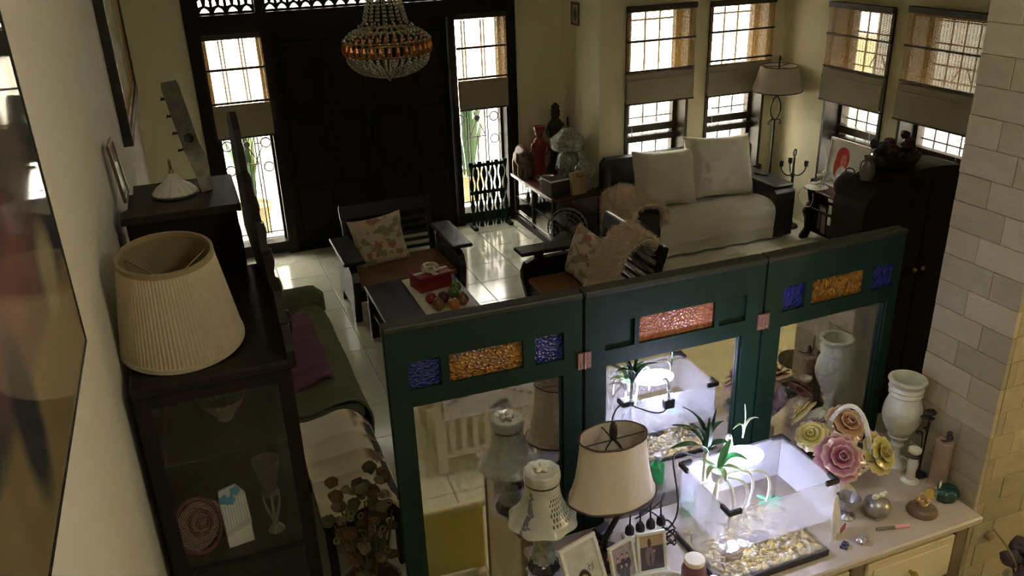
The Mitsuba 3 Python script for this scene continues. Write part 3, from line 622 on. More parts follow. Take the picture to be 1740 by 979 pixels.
# small desk fan half hidden behind the second chair
t = thing('table_fan', 'round wire-caged fan standing on the floor by the console', 'fan')
fx, fy, fz = 2.92, 6.35, .40
part(t, 'base', mv(lathe([(0, 0), (.11, 0), (.11, .015), (.03, .03), (.015, .05), (.015, .30), (0, .30)], 20), fx, fy + .05, 0), black_pl, smooth=30)
part(t, 'motor', mv(lathe([(0, -.06), (.05, -.06), (.05, .04), (.03, .06), (0, .06)], 16), fx, fy + .05, fz, rx=80, rz=-30), black_pl, smooth=30)
cage = [mv(torus(r, .0035, 30, 5), 0, 0, h) for r, h in ((.17, 0), (.14, .03), (.10, .04), (.06, .045), (.17, -.05))] + [tube([(.17 * math.cos(a), .17 * math.sin(a), 0), (.12 * math.cos(a), .12 * math.sin(a), .036), (.03 * math.cos(a), .03 * math.sin(a), .046)], .0022, 4) for a in np.arange(18) * PI / 9]
part(t, 'cage', mv(cat(cage), fx, fy - .02, fz, rx=80, rz=-30), fig_grey)
for k in range(3):
    P = np.zeros((8, 4, 3)); a = np.linspace(-.45, .45, 8)[:, None] + k * 2 * PI / 3; r = np.linspace(.03, .15, 4)[None]
    P[..., 0] = r * np.cos(a); P[..., 1] = r * np.sin(a); P[..., 2] = .03 * (a - k * 2 * PI / 3)
    part(t, 'fan_blade', mv(solid(P, .002), fx, fy - .02, fz, rx=80, rz=-30), fig_grey, smooth=True)

# floor lamp in the corner
t = thing('floor_lamp', 'wrought iron floor lamp with a wide cream shade in the window corner', 'lamp')
lx, ly = 5.385, 6.80
part(t, 'base', mv(lathe([(0, 0), (.13, 0), (.13, .015), (.05, .035), (.02, .06), (0, .06)], 24), lx, ly, 0), iron, smooth=30)
part(t, 'pole', rod((lx, ly, .03), (lx, ly, .99), .011, 10), iron, smooth=True)
for s in (-1, 1): part(t, 'loop', tube(bez((lx, ly, .98), (lx + s * .055, ly, 1.06), (lx + s * .05, ly, 1.15), (lx, ly, 1.22), n=14), .008, 7), iron, smooth=True)
part(t, 'scroll', cat(*[tube(bez((lx, ly, .97), (lx + s * .05, ly, .985), (lx + s * .075, ly, .955), (lx + s * .055, ly, .94), n=9), .006, 6) for s in (-1, 1)]), iron, smooth=True)
part(t, 'stem', rod((lx, ly, 1.21), (lx, ly, 1.56), .008, 8), iron)
sh = np.array([(.235, 1.27), (.232, 1.30), (.175, 1.50), (.172, 1.505)])
part(t, 'lamp_shade', mv(solid(np.stack([np.stack([r * np.cos(a), r * np.sin(a), np.full(40, z)], -1) for a in [np.arange(41)[:40] * 2 * PI / 40] for r, z in sh], 1), .003, True), lx, ly, 0), shade_fab, smooth=30)
part(t, 'trim', cat(mv(torus(.236, .005, 40, 6), lx, ly, 1.27), mv(torus(.174, .004, 40, 6), lx, ly, 1.505)), trim_brown, smooth=True)
part(t, 'spider', cat(*[rod((lx, ly, 1.50), (lx + .172 * math.cos(a), ly + .172 * math.sin(a), 1.50), .003, 5) for a in (.4, 2.5, 4.6)]), iron)
part(t, 'finial', mv(lathe([(0, 1.555), (.012, 1.56), (.016, 1.58), (.008, 1.60), (0, 1.605)], 12), lx, ly, 0), iron, smooth=30)

# candelabra on the floor beside the sofa
t = thing('candelabra', 'dark iron candelabra with a ring top standing behind the sofa arm', 'candelabra')
kx, ky = 5.36, 6.42
part(t, 'base', mv(lathe([(0, 0), (.10, 0), (.09, .02), (.02, .05), (.012, .08), (.012, .50), (.02, .52), (.012, .54), (.01, .70), (0, .70)], 16), kx, ky, 0), iron, smooth=30)
part(t, 'ring', mv(torus(.032, .007, 20, 6), kx, ky, .745, rx=90, rz=30), iron, smooth=True)
for a in (2.6, -.5, 1.2):
    c, s = math.cos(a), math.sin(a)
    part(t, 'arm', tube(bez((kx, ky, .55), (kx + .05 * c, ky + .05 * s, .52), (kx + .10 * c, ky + .10 * s, .56), (kx + .115 * c, ky + .115 * s, .62), n=10), .006, 6), iron, smooth=True)
    part(t, 'candle_cup', mv(lathe([(0, 0), (.018, .0), (.022, .05), (.014, .05), (0, .02)], 12), kx + .115 * c, ky + .115 * s, .61), iron, smooth=30)

# side table with a magazine rack, under the side window
t = thing('magazine_table', 'dark carved side table with a magazine rack below the side window', 'side table')
part(t, 'top', B(5.27, 5.57, 5.30, 6.16, .475, .50, .008), red_wood)
for y in (5.36, 6.10):
    part(t, 'side_scroll', prism(Polygon([(5.29, .475), (5.55, .475), (5.52, .36), (5.545, .27), (5.53, .10), (5.57, .03), (5.57, 0), (5.50, 0), (5.47, .06), (5.36, .06), (5.33, 0), (5.25, 0), (5.25, .03), (5.30, .10), (5.29, .20), (5.255, .27), (5.32, .36)]).buffer(-.006).buffer(.006), .03, 'xz', y - .015), dark_wood)
part(t, 'rack_floor', B(5.31, 5.53, 5.36, 6.10, .085, .10), dark_wood)
part(t, 'rack_rail', B(5.285, 5.30, 5.36, 6.10, .30, .325, .003), dark_wood); part(t, 'rack_rail', B(5.52, 5.535, 5.36, 6.10, .30, .325, .003), dark_wood)
for i in range(9): part(t, 'rack_slat', rod((5.30, 5.42 + i * .08, .09), (5.2925, 5.42 + i * .08, .31), .006, 6), dark_wood)
rm = random.Random(4)
mag_m = [mat('magazine_%d' % i, c, .4) for i, c in enumerate([(.62, .60, .56), (.38, .40, .42), (.55, .48, .40), (.25, .24, .24)])]
for i in range(8):
    y = 5.42 + i * .082
    single('magazine', mv(B(-.004, .004, -.037, .037, 0, rm.uniform(.21, .25), .001), 5.335 + (i % 3) * .045, y, .101, ry=rm.uniform(-4, 4), rz=rm.uniform(-3, 3)), mag_m[i % 4], 'magazine standing in the rack under the side table', 'magazine', 'magazines in the rack')
# portrait in red on the table
def vgrid(w, h, n, mcol):
    """A flat print, w by h, standing in the xz plane facing -y; mcol(u, v) gives its colours, v upwards."""
    u = np.linspace(0, 1, n); U, V = np.meshgrid(u, u, indexing='ij')
    P = np.stack([(U - .5) * w, U * 0, (V - .5) * h], -1); c = mcol(U, V).reshape(-1, 3)
    return grid(P), c
def blob(U, V, cx, cy, rx, ry, soft=.15): return np.clip((1 - np.sqrt(((U - cx) / rx) ** 2 + ((V - cy) / ry) ** 2)) / soft, 0, 1)[..., None]
def over(c, a, col): return c * (1 - a) + np.array(col) * a
def fnoise(U, V, s, seed=0): return meshkit.fbm(np.stack([U * s, V * s, U * 0 + seed], -1), 3, seed)[..., None]
def print_part(parent, name, w, h, n, col, x, y, z, rz=0, rx=0, m='m_print', label=None):
    g, c = vgrid(w, h, n, col); return part(parent, name, mv(g, x, y, z, rx=rx, rz=rz), m, smooth=True, color=c, label=label)
def frame_bars(w, h, b, d):
    return [B(-w / 2, w / 2, 0, d, -h / 2, -h / 2 + b, .002), B(-w / 2, w / 2, 0, d, h / 2 - b, h / 2, .002), B(-w / 2, -w / 2 + b, 0, d, -h / 2 + b, h / 2 - b, .002), B(w / 2 - b, w / 2, 0, d, -h / 2 + b, h / 2 - b, .002)]
def portrait(U, V):
    c = np.ones(U.shape + (3,)) * np.array([.66, .65, .60]) * (.9 + .2 * fnoise(U, V, 9))
    c = over(c, blob(U, V, .36, .62, .20, .30) , (.45, .035, .03)); c = over(c, blob(U, V, .26, .42, .11, .28), (.45, .04, .035))
    c = over(c, blob(U, V, .40, .58, .09, .16), (.62, .22, .16)); c = over(c, blob(U, V, .40, .22, .16, .26), (.62, .60, .56))
    c = over(c, blob(U, V, .37, .62, .016, .012), (.1, .02, .02)); c = over(c, blob(U, V, .44, .62, .016, .012), (.1, .02, .02)); c = over(c, blob(U, V, .41, .51, .03, .012), (.35, .02, .03))
    return c
t = thing('portrait', 'red and white portrait in a pale frame leaning at the side window', 'picture')
for q in frame_bars(.50, .44, .022, .018): part(t, 'frame_bar', mv(q, 5.470, 5.86, .735, rx=-7, rz=-90), white_wood)
print_part(t, 'print', .46, .40, 60, portrait, 5.481, 5.86, .735, rz=-90, rx=-7)
t = thing('small_card', 'small white card in a frame between the portrait and the crown of flowers', 'picture')
part(t, 'frame', mv(B(-.07, .07, 0, .012, -.09, .09, .002), 5.48, 5.46, .592, rx=-6, rz=-90), white_wood)
t = thing('doily_flowers', 'white crocheted flowers and doily at the far corner of the side table', 'ornament')
part(t, 'doily', mv(lathe([(0, .002), (.10, .002), (.105, .0), (.105, .004), (0, .005)], 30, rip=lambda th, z: 1 + .06 * np.cos(th * 14)), 5.345, 6.06, .500), white_ware, smooth=30)
for i, (dx, dy, dz) in enumerate([(0, 0, .06), (.05, -.05, .09), (-.05, .03, .05), (.03, .05, .11), (.06, .02, .14)]):
    part(t, 'blossom', cat(*[ball(5.34 + dx + .022 * math.cos(a), 6.0 + dy + .022 * math.sin(a), .505 + dz, .016, (1, 1, .6), 1) for a in np.arange(6) * PI / 3], ball(5.34 + dx, 6.0 + dy, .512 + dz, .012, sub=1)), white_ware)
    part(t, 'stalk', rod((5.34, 6.0, .505), (5.34 + dx, 6.0 + dy, .505 + dz), .003, 5), white_ware)
t = thing('swag_chain', 'thin pale chain hanging from the side table corner', 'chain')
part(t, 'links', tube(bez((5.265, 6.14, .49), (5.262, 6.19, .36), (5.262, 6.10, .32), (5.262, 6.0, .47), n=16), .004, 5), white_ware, smooth=True)
t = thing('round_bag', 'black round-topped bag standing on the side table in front of the portrait', 'bag')
part(t, 'body', mv(ball(0, 0, .12, .135, (.95, .5, .98), 3), 5.325, 5.64, .512, rz=-60), leather, smooth=True)
part(t, 'handle', mv(tube(bez((-.04, 0, .245), (-.02, 0, .275), (.02, 0, .275), (.04, 0, .245), n=9), .006, 6), 5.325, 5.64, .512, rz=-60), black_pl, smooth=True)
part(t, 'foot', mv(B(-.09, .09, -.05, .05, 0, .02, .004), 5.325, 5.64, .501, rz=-60), black_pl)

# arched dark cabinet behind the green screen, next to the stone pillar
t = thing('arched_cabinet', 'tall very dark arch-topped wooden cabinet behind the right end of the green screen', 'cabinet')
A0, A1, AY, AS = 3.34, 4.26, 3.40, 1.36
arc = [(A0, .0), (A1, .0), (A1, AS)] + [((A0 + A1) / 2 + (A1 - A0) / 2 * math.cos(a), AS + .20 * math.sin(a)) for a in np.linspace(0, PI, 24)[1:-1]] + [(A0, AS)]
part(t, 'body', prism(Polygon(arc), .22, 'xz', AY + .02), dark_wood)
inner = aff.scale(Polygon(arc), .86, .90, origin=((A0 + A1) / 2, .85))
part(t, 'arch_moulding', prism(Polygon(arc).difference(inner), .03, 'xz', AY - .005), dark_wood)
mid = (A0 + A1) / 2
for q in (0, 1):
    a, b = (A0 + .07, mid - .004) if q == 0 else (mid + .004, A1 - .07)
    d = part(t, 'door', prism(inner.intersection(sbox(a, .1, b, 2)), .018, 'xz', AY + .0), cab_door)
    part(d, 'knob', ball(mid + (-.03 if q == 0 else .03), AY - .012, .95, .014), brass, smooth=True)
t = thing('dried_flowers', 'dark dried flower arrangement on top of the arched cabinet', 'flowers')
ry_ = random.Random(8)
part(t, 'basket', mv(lathe([(0, 0), (.09, 0), (.13, .07), (.12, .07), (0, .03)], 20), 3.65, 3.53, 1.556), fig_dark, smooth=30)
for i in range(22):
    a, r = ry_.uniform(0, 2 * PI), ry_.uniform(.03, .20)
    x, y, z = 3.64 + r * math.cos(a), 3.53 + .35 * r * math.sin(a), 1.61 + ry_.uniform(.0, .13) - r * .25
    part(t, 'flower', rough(ball(x, y, z, ry_.uniform(.022, .036), sub=2), .012, 60, i), fig_dark if i % 3 else red_wood)
t = thing('silver_jug', 'small grey jug at the left shoulder of the arched cabinet', 'jug')
part(t, 'body', mv(lathe([(0, 0), (.03, 0), (.042, .04), (.035, .085), (.022, .11), (.03, .135), (.024, .135), (0, .05)], 18), 3.455, 3.53, 1.497), fig_grey, smooth=30)
part(t, 'handle', tube(bez((3.43, 3.53, 1.612), (3.405, 3.53, 1.60), (3.405, 3.53, 1.555), (3.418, 3.53, 1.535), n=8), .006, 6), fig_grey, smooth=True)

# chandelier
t = thing('chandelier', 'crystal chandelier with an amber drop band hanging before the front door', 'chandelier')
hx, hy, hr, hz = 1.16, 4.98, .25, 2.20
part(t, 'chain', rod((hx, hy, 2.95), (hx, hy, ZC), .008, 6), brass)
part(t, 'crown', mv(lathe([(0, 2.96), (.05, 2.955), (.07, 2.93), (.06, 2.92), (0, 2.92)], 20), hx, hy, 0), brass, smooth=30)
def bead(p, r, s=(1, 1, 1.25)): return ball(p[0], p[1], p[2], r, s, 1)
for k in range(18):
    a = k * 2 * PI / 18; pts = []
    for q in np.linspace(0, 1, 30):
        rr = .055 + .085 * q ** 2.2 + .02 * (q > .95); z = 2.93 - .60 * q
        pts.append((hx + rr * math.cos(a), hy + rr * math.sin(a), z))
    part(t, 'bead_strand', cat([bead(p, .0075) for p in pts]), bead_clear)
part(t, 'upper_ring', mv(torus(.15, .008, 40, 6), hx, hy, 2.325), brass, smooth=True)
part(t, 'band_ring', cat(mv(torus(hr - .005, .006, 48, 6), hx, hy, 2.275), mv(torus(hr - .012, .006, 48, 6), hx, hy, 2.20)), brass, smooth=True)
for k in range(32):
    a = k * 2 * PI / 32
    part(t, 'shoulder_beads', cat([bead((hx + (.15 + (hr - .15) * q) * math.cos(a), hy + (.15 + (hr - .15) * q) * math.sin(a), 2.33 - .055 * q ** 2), .008) for q in np.linspace(0, 1, 6)]), bead_clear)
    drop = lathe([(0, -.042), (.009, -.03), (.014, -.005), (.008, .02), (0, .032)], 6)
    part(t, 'amber_drop', mv(drop, hx + hr * math.cos(a), hy + hr * math.sin(a), 2.235), bead_amber)
    b = a + PI / 32
    part(t, 'bowl_beads', cat([bead((hx + (hr - .015) * math.cos(q) ** .9 * math.cos(b), hy + (hr - .015) * math.cos(q) ** .9 * math.sin(b), 2.185 - .115 * math.sin(q)), .010) for q in np.linspace(0, 1.45, 11)]), bead_clear)
part(t, 'bottom_drop', mv(lathe([(0, -.03), (.014, -.01), (.010, .012), (0, .02)], 8), hx, hy, 2.06), bead_clear)

# small picture on the jog wall
t = thing('mini_picture', 'tiny narrow dark-framed picture high on the wall beside the window', 'picture')
for q in frame_bars(.17, .21, .022, .012): part(t, 'frame_bar', mv(q, XJ - .0135, 7.555, 2.042, rz=90 + 180), fig_brown)
print_part(t, 'print', .13, .17, 24, lambda U, V: over(np.ones(U.shape + (3,)) * np.array([.42, .38, .24]), blob(U, V, .5, .45, .3, .4), (.10, .09, .05)), XJ - .006, 7.555, 2.042, rz=-90)

# ------------------------------------------------------------------ left side: pictures, vitrine, settee
def photo_big(U, V):
    c = np.ones(U.shape + (3,)) * np.array([.035, .040, .042]); nz = fnoise(U, V, 6, 2)
    c = over(c, blob(U, V, .50, .40, .46, .30, .6) * nz * 1.6, (.16, .085, .085))
    c = over(c, blob(U, V, .72, .52, .16, .20, .5), (.10, .09, .085)); c = over(c, np.clip((.22 - V) / .04, 0, 1)[..., None] * .8, (.20, .155, .075))
    c = over(c, blob(U, V, .80, .25, .12, .10, .5), (.27, .24, .16)); c = over(c, blob(U, V, .35, .17, .10, .16, .4), (.03, .03, .035))
    return c
def left_picture(label, y0, y1, z0, z1, bar, dep, col, mb, inner=None):
    t = thing('wall_picture', label, 'picture')
    w, h, yc, zc = y1 - y0, z1 - z0, (y0 + y1) / 2, (z0 + z1) / 2
    for q in frame_bars(w, h, bar, dep): part(t, 'frame_bar', mv(q, XL + dep + .001, yc, zc, rz=90), mb)
    if inner:
        for q in frame_bars(w - 2 * bar, h - 2 * bar, inner, dep * .5): part(t, 'slip', mv(q, XL + dep * .75, yc, zc, rz=90), brass)
    print_part(t, 'print', w - 2 * bar, h - 2 * bar, 90, col, XL + dep * (.45 if inner else .9), yc, zc, rz=90)
    part(t, 'backing', B(XL + .001, XL + dep * .35, y0 + bar, y1 - bar, z0 + bar, z1 - bar), trim_brown)
left_picture('big glossy framed picture nearest the camera on the left wall, dark above and ochre below', 1.11, 2.335, 1.885, 3.12, .008, .022, photo_big, black_wood)
left_picture('long gilt-framed picture high on the left wall above the pleated lamp', 5.55, 7.60, 1.70, 2.72, .07, .055, lambda U, V: np.ones(U.shape + (3,)) * np.array([.40, .38, .32]) * (.8 + .4 * fnoise(U, V, 5)), mat('gilt_dark', (.02, .014, .008), .4, clear=.3), .03)

t = thing('vitrine', 'dark wooden glass-sided display cabinet against the left wall with the pleated lamp shade on it', 'cabinet')
vx0, vx1, vy0, vy1, vz = -.345, .20, 2.86, 3.88, 1.455
part(t, 'top', B(vx0, vx1 + .02, vy0 - .03, vy1, vz - .04, vz, .008), dark_wood)
for x in (vx0, vx1 - .05):
    for y in (vy0, vy1 - .05): part(t, 'post', B(x, x + .05, y, y + .05, 0, vz - .04), dark_wood)
part(t, 'back_panel', B(vx0, vx0 + .012, vy0 + .05, vy1 - .05, .1, vz - .04), dark_wood)
part(t, 'far_panel', B(vx0 + .05, vx1 - .05, vy1 - .03, vy1 - .015, .1, vz - .04), dark_wood)
for z in (.08, .60): part(t, 'shelf', B(vx0 + .013, vx1 - .012, vy0 + .012, vy1 - .031, z, z + .02), dark_wood)
part(t, 'glass_shelf', B(vx0 + .05, vx1 - .03, vy0 + .06, vy1 - .06, 1.07, 1.076), 'm_case_pane')
for z0, z1 in ((0, .08), (vz - .10, vz - .04)): part(t, 'rail', B(vx0 + .05, vx1 - .05, vy0 + .005, vy0 + .03, z0, z1), dark_wood); part(t, 'rail', B(vx1 - .03, vx1 - .005, vy0 + .05, vy1 - .05, z0, z1), dark_wood)
part(t, 'end_pane', B(vx0 + .05, vx1 - .05, vy0 + .015, vy0 + .019, .08, vz - .10), 'm_case_pane')
for q in (0, 1):
    a, b = vy0 + .05 + q * .46, vy0 + .05 + q * .46 + .46
    d = part(t, 'door', cat(*[merged(m) for m in (B(vx1 - .025, vx1 - .003, a, a + .04, .08, vz - .10), B(vx1 - .025, vx1 - .003, b - .04, b, .08, vz - .10))]), dark_wood)
    part(d, 'pane', B(vx1 - .016, vx1 - .012, a + .04, b - .04, .08, vz - .10), 'm_case_pane')
    part(d, 'knob', ball(vx1 + .008, a + (.42 if q == 0 else .04), .9, .012, sub=1), brass)
prof = [(2.83, 1.49), (2.88, 1.575), (2.93, 1.56), (3.0, 1.66), (3.06, 1.67), (3.12, 1.615), (3.2, 1.625), (3.30, 1.69), (3.36, 1.69), (3.42, 1.79), (3.50, 1.775), (3.60, 1.82), (3.68, 1.825), (3.78, 1.88), (3.90, 1.89), (3.95, 1.97), (3.99, 2.06), (4.05, 2.10), (4.13, 2.115), (4.30, 2.08), (4.44, 2.03), (4.46, 1.90), (4.46, 1.70), (4.46, 1.455), (2.83, 1.455)]
part(t, 'carved_crest', prism(Polygon(prof), .03, 'yz', vx1 - .01), dark_wood, label='scalloped carved crest rising along the front edge')
for i in range(7): part(t, 'crest_boss', mv(lathe([(0, 0), (.05, 0), (.045, .012), (.02, .018), (0, .02)], 14), vx1 + .02, 3.0 + i * .2, 1.53 + i * .055, ry=90), dark_wood, smooth=30)

t = thing('tall_chest', 'tall dark chest behind the vitrine, its top holding a glass shade and a carved board', 'cabinet')
part(t, 'body', B(vx0 + .02, .145, 3.90, 4.40, 0, 1.715, .004), dark_wood)
pt = Polygon([(vx0 + .002, 3.885), (.165, 3.885), (.165, 4.42), (vx0 + .05, 4.42), (vx0 + .05, 4.06), (vx0 + .002, 3.98)])
part(t, 'top', prism(pt, .035, 'xy', 1.715), frame_wood)
for z0, z1 in ((1.48, 1.70),): part(t, 'door_panel', B(.1455, .152, 3.95, 4.35, .2, 1.6, .003), dark_wood)

# pleated lamp shade standing on the vitrine
t = thing('pleated_shade', 'large cream pleated lamp shade sitting tilted on the dark vitrine', 'lamp shade')
sx, sy = -.153, 3.11
na = 360; th = np.arange(na) * 2 * PI / na
ti = lambda m: mv(mv(m, 0, -(sy - .224), -vz - .001), 0, sy - .224, vz + .001, rx=8)
def cone(r0, r1, z0, z1, pl, n=9):
    z = np.linspace(z0, z1, n); r = np.linspace(r0, r1, n)
    R = r[None] + pl * (np.abs(((th * 90 / (2 * PI)) % 1) - .5)[:, None] * 2) * np.linspace(1, .75, n)[None]
    return np.stack([sx + R * np.cos(th)[:, None], sy + R * np.sin(th)[:, None], np.broadcast_to(z[None], R.shape)], -1)
part(t, 'pleats', ti(grid(cone(.216, .158, vz + .002, 1.825, .006), True)), pleat_fab)
lin = grid(cone(.213, .155, vz + .002, 1.825, 0), True); lin.invert()
part(t, 'lining', ti(lin), pleat_in, smooth=True)
part(t, 'top_band', ti(mv(lathe([(.155, -.016), (.166, -.016), (.166, .003), (.155, .003), (.155, -.016)], 60), sx, sy, 1.825)), pleat_in, smooth=30)
part(t, 'bottom_band', ti(mv(lathe([(.214, 0), (.224, 0), (.222, .018), (.213, .018), (.214, 0)], 60), sx, sy, vz + .001)), pleat_fab, smooth=30)
part(t, 'base', mv(lathe([(0, 0), (.07, 0), (.07, .01), (.02, .03), (.012, .05), (.012, .22), (0, .22)], 20), sx, sy, vz), brass, smooth=30)
part(t, 'spider', ti(cat(*[rod((sx, sy, 1.70), (sx + .156 * math.cos(a), sy + .156 * math.sin(a), 1.78), .003, 5) for a in (.5, 2.6, 4.7)], mv(torus(.02, .003, 14, 5), sx, sy, 1.70))), brass)

# things on the tall chest
t = thing('glass_shade', 'small ribbed clear-white glass lamp shade with a brass finial on the tall chest', 'lamp shade')
gx, gy, gz_ = -.105, 4.16, 1.75
part(t, 'rim_plate', mv(lathe([(0, 0), (.10, 0), (.105, .006), (.098, .012), (0, .012)], 40), gx, gy, gz_), fig_dark, smooth=30)
part(t, 'glass', mv(lathe([(.098, .013), (.10, .02), (.078, .045), (.045, .065), (.028, .09), (.02, .105), (0, .11)], 64, rip=lambda th, z: 1 + .035 * np.cos(th * 18)), gx, gy, gz_), white_ware, smooth=25)
part(t, 'finial', mv(lathe([(0, .10), (.014, .11), (.006, .125), (.008, .14), (.005, .15), (.008, .165), (0, .18)], 12), gx, gy, gz_), brass, smooth=30)
t = thing('carved_board', 'weathered carved wooden board with pegs and a round hole leaning on the tall chest', 'carving')
bp = Polygon([(-.018, 0), (.030, 0), (.026, .07), (.052, .12), (.052, .17), (.040, .22), (.036, .50), (.030, .52), (-.036, .52), (-.042, .49), (-.034, .2), (-.022, .1)]).difference(Point(.005, .255).buffer(.022))
pk = mat('weathered_wood', lambda p, n, uv: MIX((.045, .042, .033), (.15, .14, .105), F(p.x * 40, p.y * 40, p.z * 25, octaves=4)) * (1 + 1.8 * SS(1.98, 1.90, p.z)), .85)
pt_ = lambda m: mv(m, .030, 4.16, 1.752, rx=-9, ry=-8)
part(t, 'board', pt_(prism(bp, .05, 'xz', -.02)), pk)
part(t, 'hole_back', pt_(B(-.022, .032, .024, .029, .225, .285)), fig_dark)
for z in (.45, .37, .29, .21): part(t, 'peg', pt_(tube([(-.03, .005, z), (-.052, .005, z), (-.058, .005, z + .004)], [.006, .006, .011], 8)), fig_dark)
t = thing('wall_photo', 'thin photo frame standing edge-on between the left wall and the glass shade', 'picture')
for q in frame_bars(.20, .27, .02, .014): part(t, 'frame_bar', mv(q, -.325, 4.22, 1.888, rz=88, rx=-5), fig_brown)
print_part(t, 'print', .16, .23, 20, lambda U, V: np.ones(U.shape + (3,)) * np.array([.25, .22, .16]) * (.6 + .8 * fnoise(U, V, 7)), -.330, 4.22, 1.888, rz=88, rx=-5)

# things inside the vitrine, behind its end pane
t = thing('straw_fan', 'round dark red woven hand fan with a pale lattice at the bottom of the vitrine', 'fan')
fanm = mat('fan_red', (.085, .016, .02), .6)
ft = lambda m: mv(m, -.232, 2.945, .762, rx=-8, rz=6, ry=0)
part(t, 'rim', ft(mv(torus(.118, .010, 40, 7), rx=90, s=(.72, 1, 1))), fanm, smooth=True)
part(t, 'scroll', ft(cat(mv(torus(.052, .008, 24, 6), .012, 0, .012, rx=90, s=(.8, 1, 1)), mv(torus(.022, .007, 18, 6), .02, 0, .01, rx=90))), fanm, smooth=True)
lat = [rod((x, 0, -.118 * math.sqrt(max(0, 1 - (x / .085) ** 2))), (x, 0, .118 * math.sqrt(max(0, 1 - (x / .085) ** 2))), .0016, 4) for x in np.arange(-.08, .081, .0085)] + [rod((-.085 * math.sqrt(max(0, 1 - (z / .118) ** 2)), .002, z), (.085 * math.sqrt(max(0, 1 - (z / .118) ** 2)), .002, z), .0016, 4) for z in np.arange(-.112, .113, .0085)]
part(t, 'lattice', ft(cat(*[mv(m, ry=35) for m in lat if True])), mat('fan_pale', (.30, .19, .17), .8), kind='stuff')
part(t, 'handle', ft(rod((0, .004, -.11), (0, .012, -.145), .008, 8)), fanm)
t = thing('paper_fan_card', 'upright white ribbed card with blue flowers beside the straw fan in the vitrine', 'card')
cp = Polygon([(-.05, 0), (.052, .03), (.048, .17), (.018, .215), (-.048, .205), (-.054, .15)])
ct = lambda m: mv(m, -.085, 2.945, .68, rx=-6, rz=8)
part(t, 'card', ct(prism(cp, .012, 'xz', 0)), mat('card_white', (.46, .50, .53), .7))
for i in range(9): part(t, 'rib', ct(B(-.046 + i * .011, -.042 + i * .011, -.003, 0, .03 + .003 * i, .165)), white_pl)
cb = mat('card_blue', (.05, .26, .42), .6)
for a, b in ((-.035, .165), (.012, .19), (-.012, .155)): part(t, 'blue_flower', ct(mv(lathe([(0, 0), (.020, 0), (.018, .003), (0, .004)], 18, rip=lambda th, z: 1 + .2 * np.cos(th * 5)), a, -.001, b, rx=90)), cb)
part(t, 'stand', ct(B(-.05, .05, .012, .06, -.058, .03)), white_pl)
t = thing('crystal_bowl', 'dim cut-glass bowl on the middle shelf of the vitrine', 'bowl')
part(t, 'bowl', mv(lathe([(0, 0), (.03, 0), (.035, .02), (.07, .06), (.09, .10), (.082, .10), (.06, .06), (0, .03)], 32, rip=lambda th, z: 1 + .03 * np.cos(th * 16)), -.06, 3.18, 1.077), fig_grey, smooth=20)
t = thing('silver_plate', 'dark round plate standing on the upper shelf of the vitrine', 'plate')
part(t, 'plate', mv(lathe([(0, 0), (.07, .0), (.12, .02), (.118, .026), (.07, .008), (0, .008)], 40), -.03, 3.60, 1.20, rx=80), fig_dark, smooth=30)
part(t, 'stand', B(-.07, .01, 3.595, 3.66, 1.077, 1.10), dark_wood)
t = thing('crystal_swan', 'small clear glass ornament with three prongs at the right in the vitrine', 'ornament')
part(t, 'body', cat(mv(lathe([(0, 0), (.035, 0), (.03, .01), (.012, .03), (.012, .05), (0, .052)], 16), .055, 2.99, .621)), fig_grey, smooth=30)
for a in (-.02, 0, .02): part(t, 'prong', tube(bez((.055, 2.99, .665), (.055 + a, 2.985, .72), (.055 + a * 1.6, 2.98, .80), n=8), [.008, .008, .007, .007, .006, .005, .004, .003], 7), fig_grey, smooth=True)
t = thing('crystal_vase', 'clear tall glass at the back of the vitrine shelf', 'vase')
part(t, 'body', mv(lathe([(0, 0), (.04, 0), (.03, .02), (.045, .10), (.06, .17), (.055, .17), (.03, .05), (0, .03)], 24), .06, 3.25, .621), fig_grey, smooth=30)

# settee with a quilt, stool with a cloth
t = thing('settee', 'low settee under an olive quilt and a plum cloth beside the vitrine', 'settee')
part(t, 'base', B(.255, .69, 4.14, 5.78, .04, .30, .02), dark_wood)
def bedcover(x0, x1, y0, y1, zt, zb, seed, amp=.012, nx=26, ny=60, rad=.05, fold=0):
    u = np.linspace(0, 1, nx); pr = bez((x0, 0, zt - .004), (x0 + (x1 - x0) * .5, 0, zt), (x1 - rad, 0, zt - .006), (x1 - .01, 0, zt - rad), (x1 + .012, 0, (zt + zb) / 2), (x1 + .016, 0, zb), n=nx)
    P = np.zeros((ny, nx, 3)); P[..., 0] = pr[None, :, 0]; P[..., 2] = pr[None, :, 2]; P[..., 1] = np.linspace(y0, y1, ny)[:, None]
    f = meshkit.fbm(P * np.array([6, 5, 6]), 3, seed) - .5
    P[..., 2] += 2 * amp * f; P[..., 0] += 1.2 * amp * f * (u[None] > .6)
    if fold: P[..., 2] += fold * np.maximum(0, np.sin(P[..., 1] * 34 + 2.5 * f + P[..., 0] * 4)) ** 3
    return solid(P, .01)
part(t, 'quilt', bedcover(.25, .675, 4.15, 5.55, .445, .10, 3), quilt_fab, smooth=True)
part(t, 'cushion', B(.255, .66, 4.16, 5.56, .30, .415, .03), quilt_fab)
part(t, 'bolster', mv(rough(merged(B(-.22, .22, -.11, .11, -.11, .11, .06)).subdivide().subdivide().subdivide(), .012, 9, 5), .475, 5.66, .43), quilt_fab, smooth=True)
part(t, 'plum_cloth', bedcover(.262, .56, 4.42, 5.36, .458, .43, 7, .010, 20, 50, .02, .012), plum_fab, smooth=True, label='plum-coloured cloth spread on the seat')
t = thing('stool', 'long padded stool under a wrinkled cream floral cloth beside the vitrine', 'stool')
for x in (.27, .60):
    for y in (3.28, 4.05): part(t, 'leg', B(x, x + .04, y, y + .04, 0, .30), black_wood)
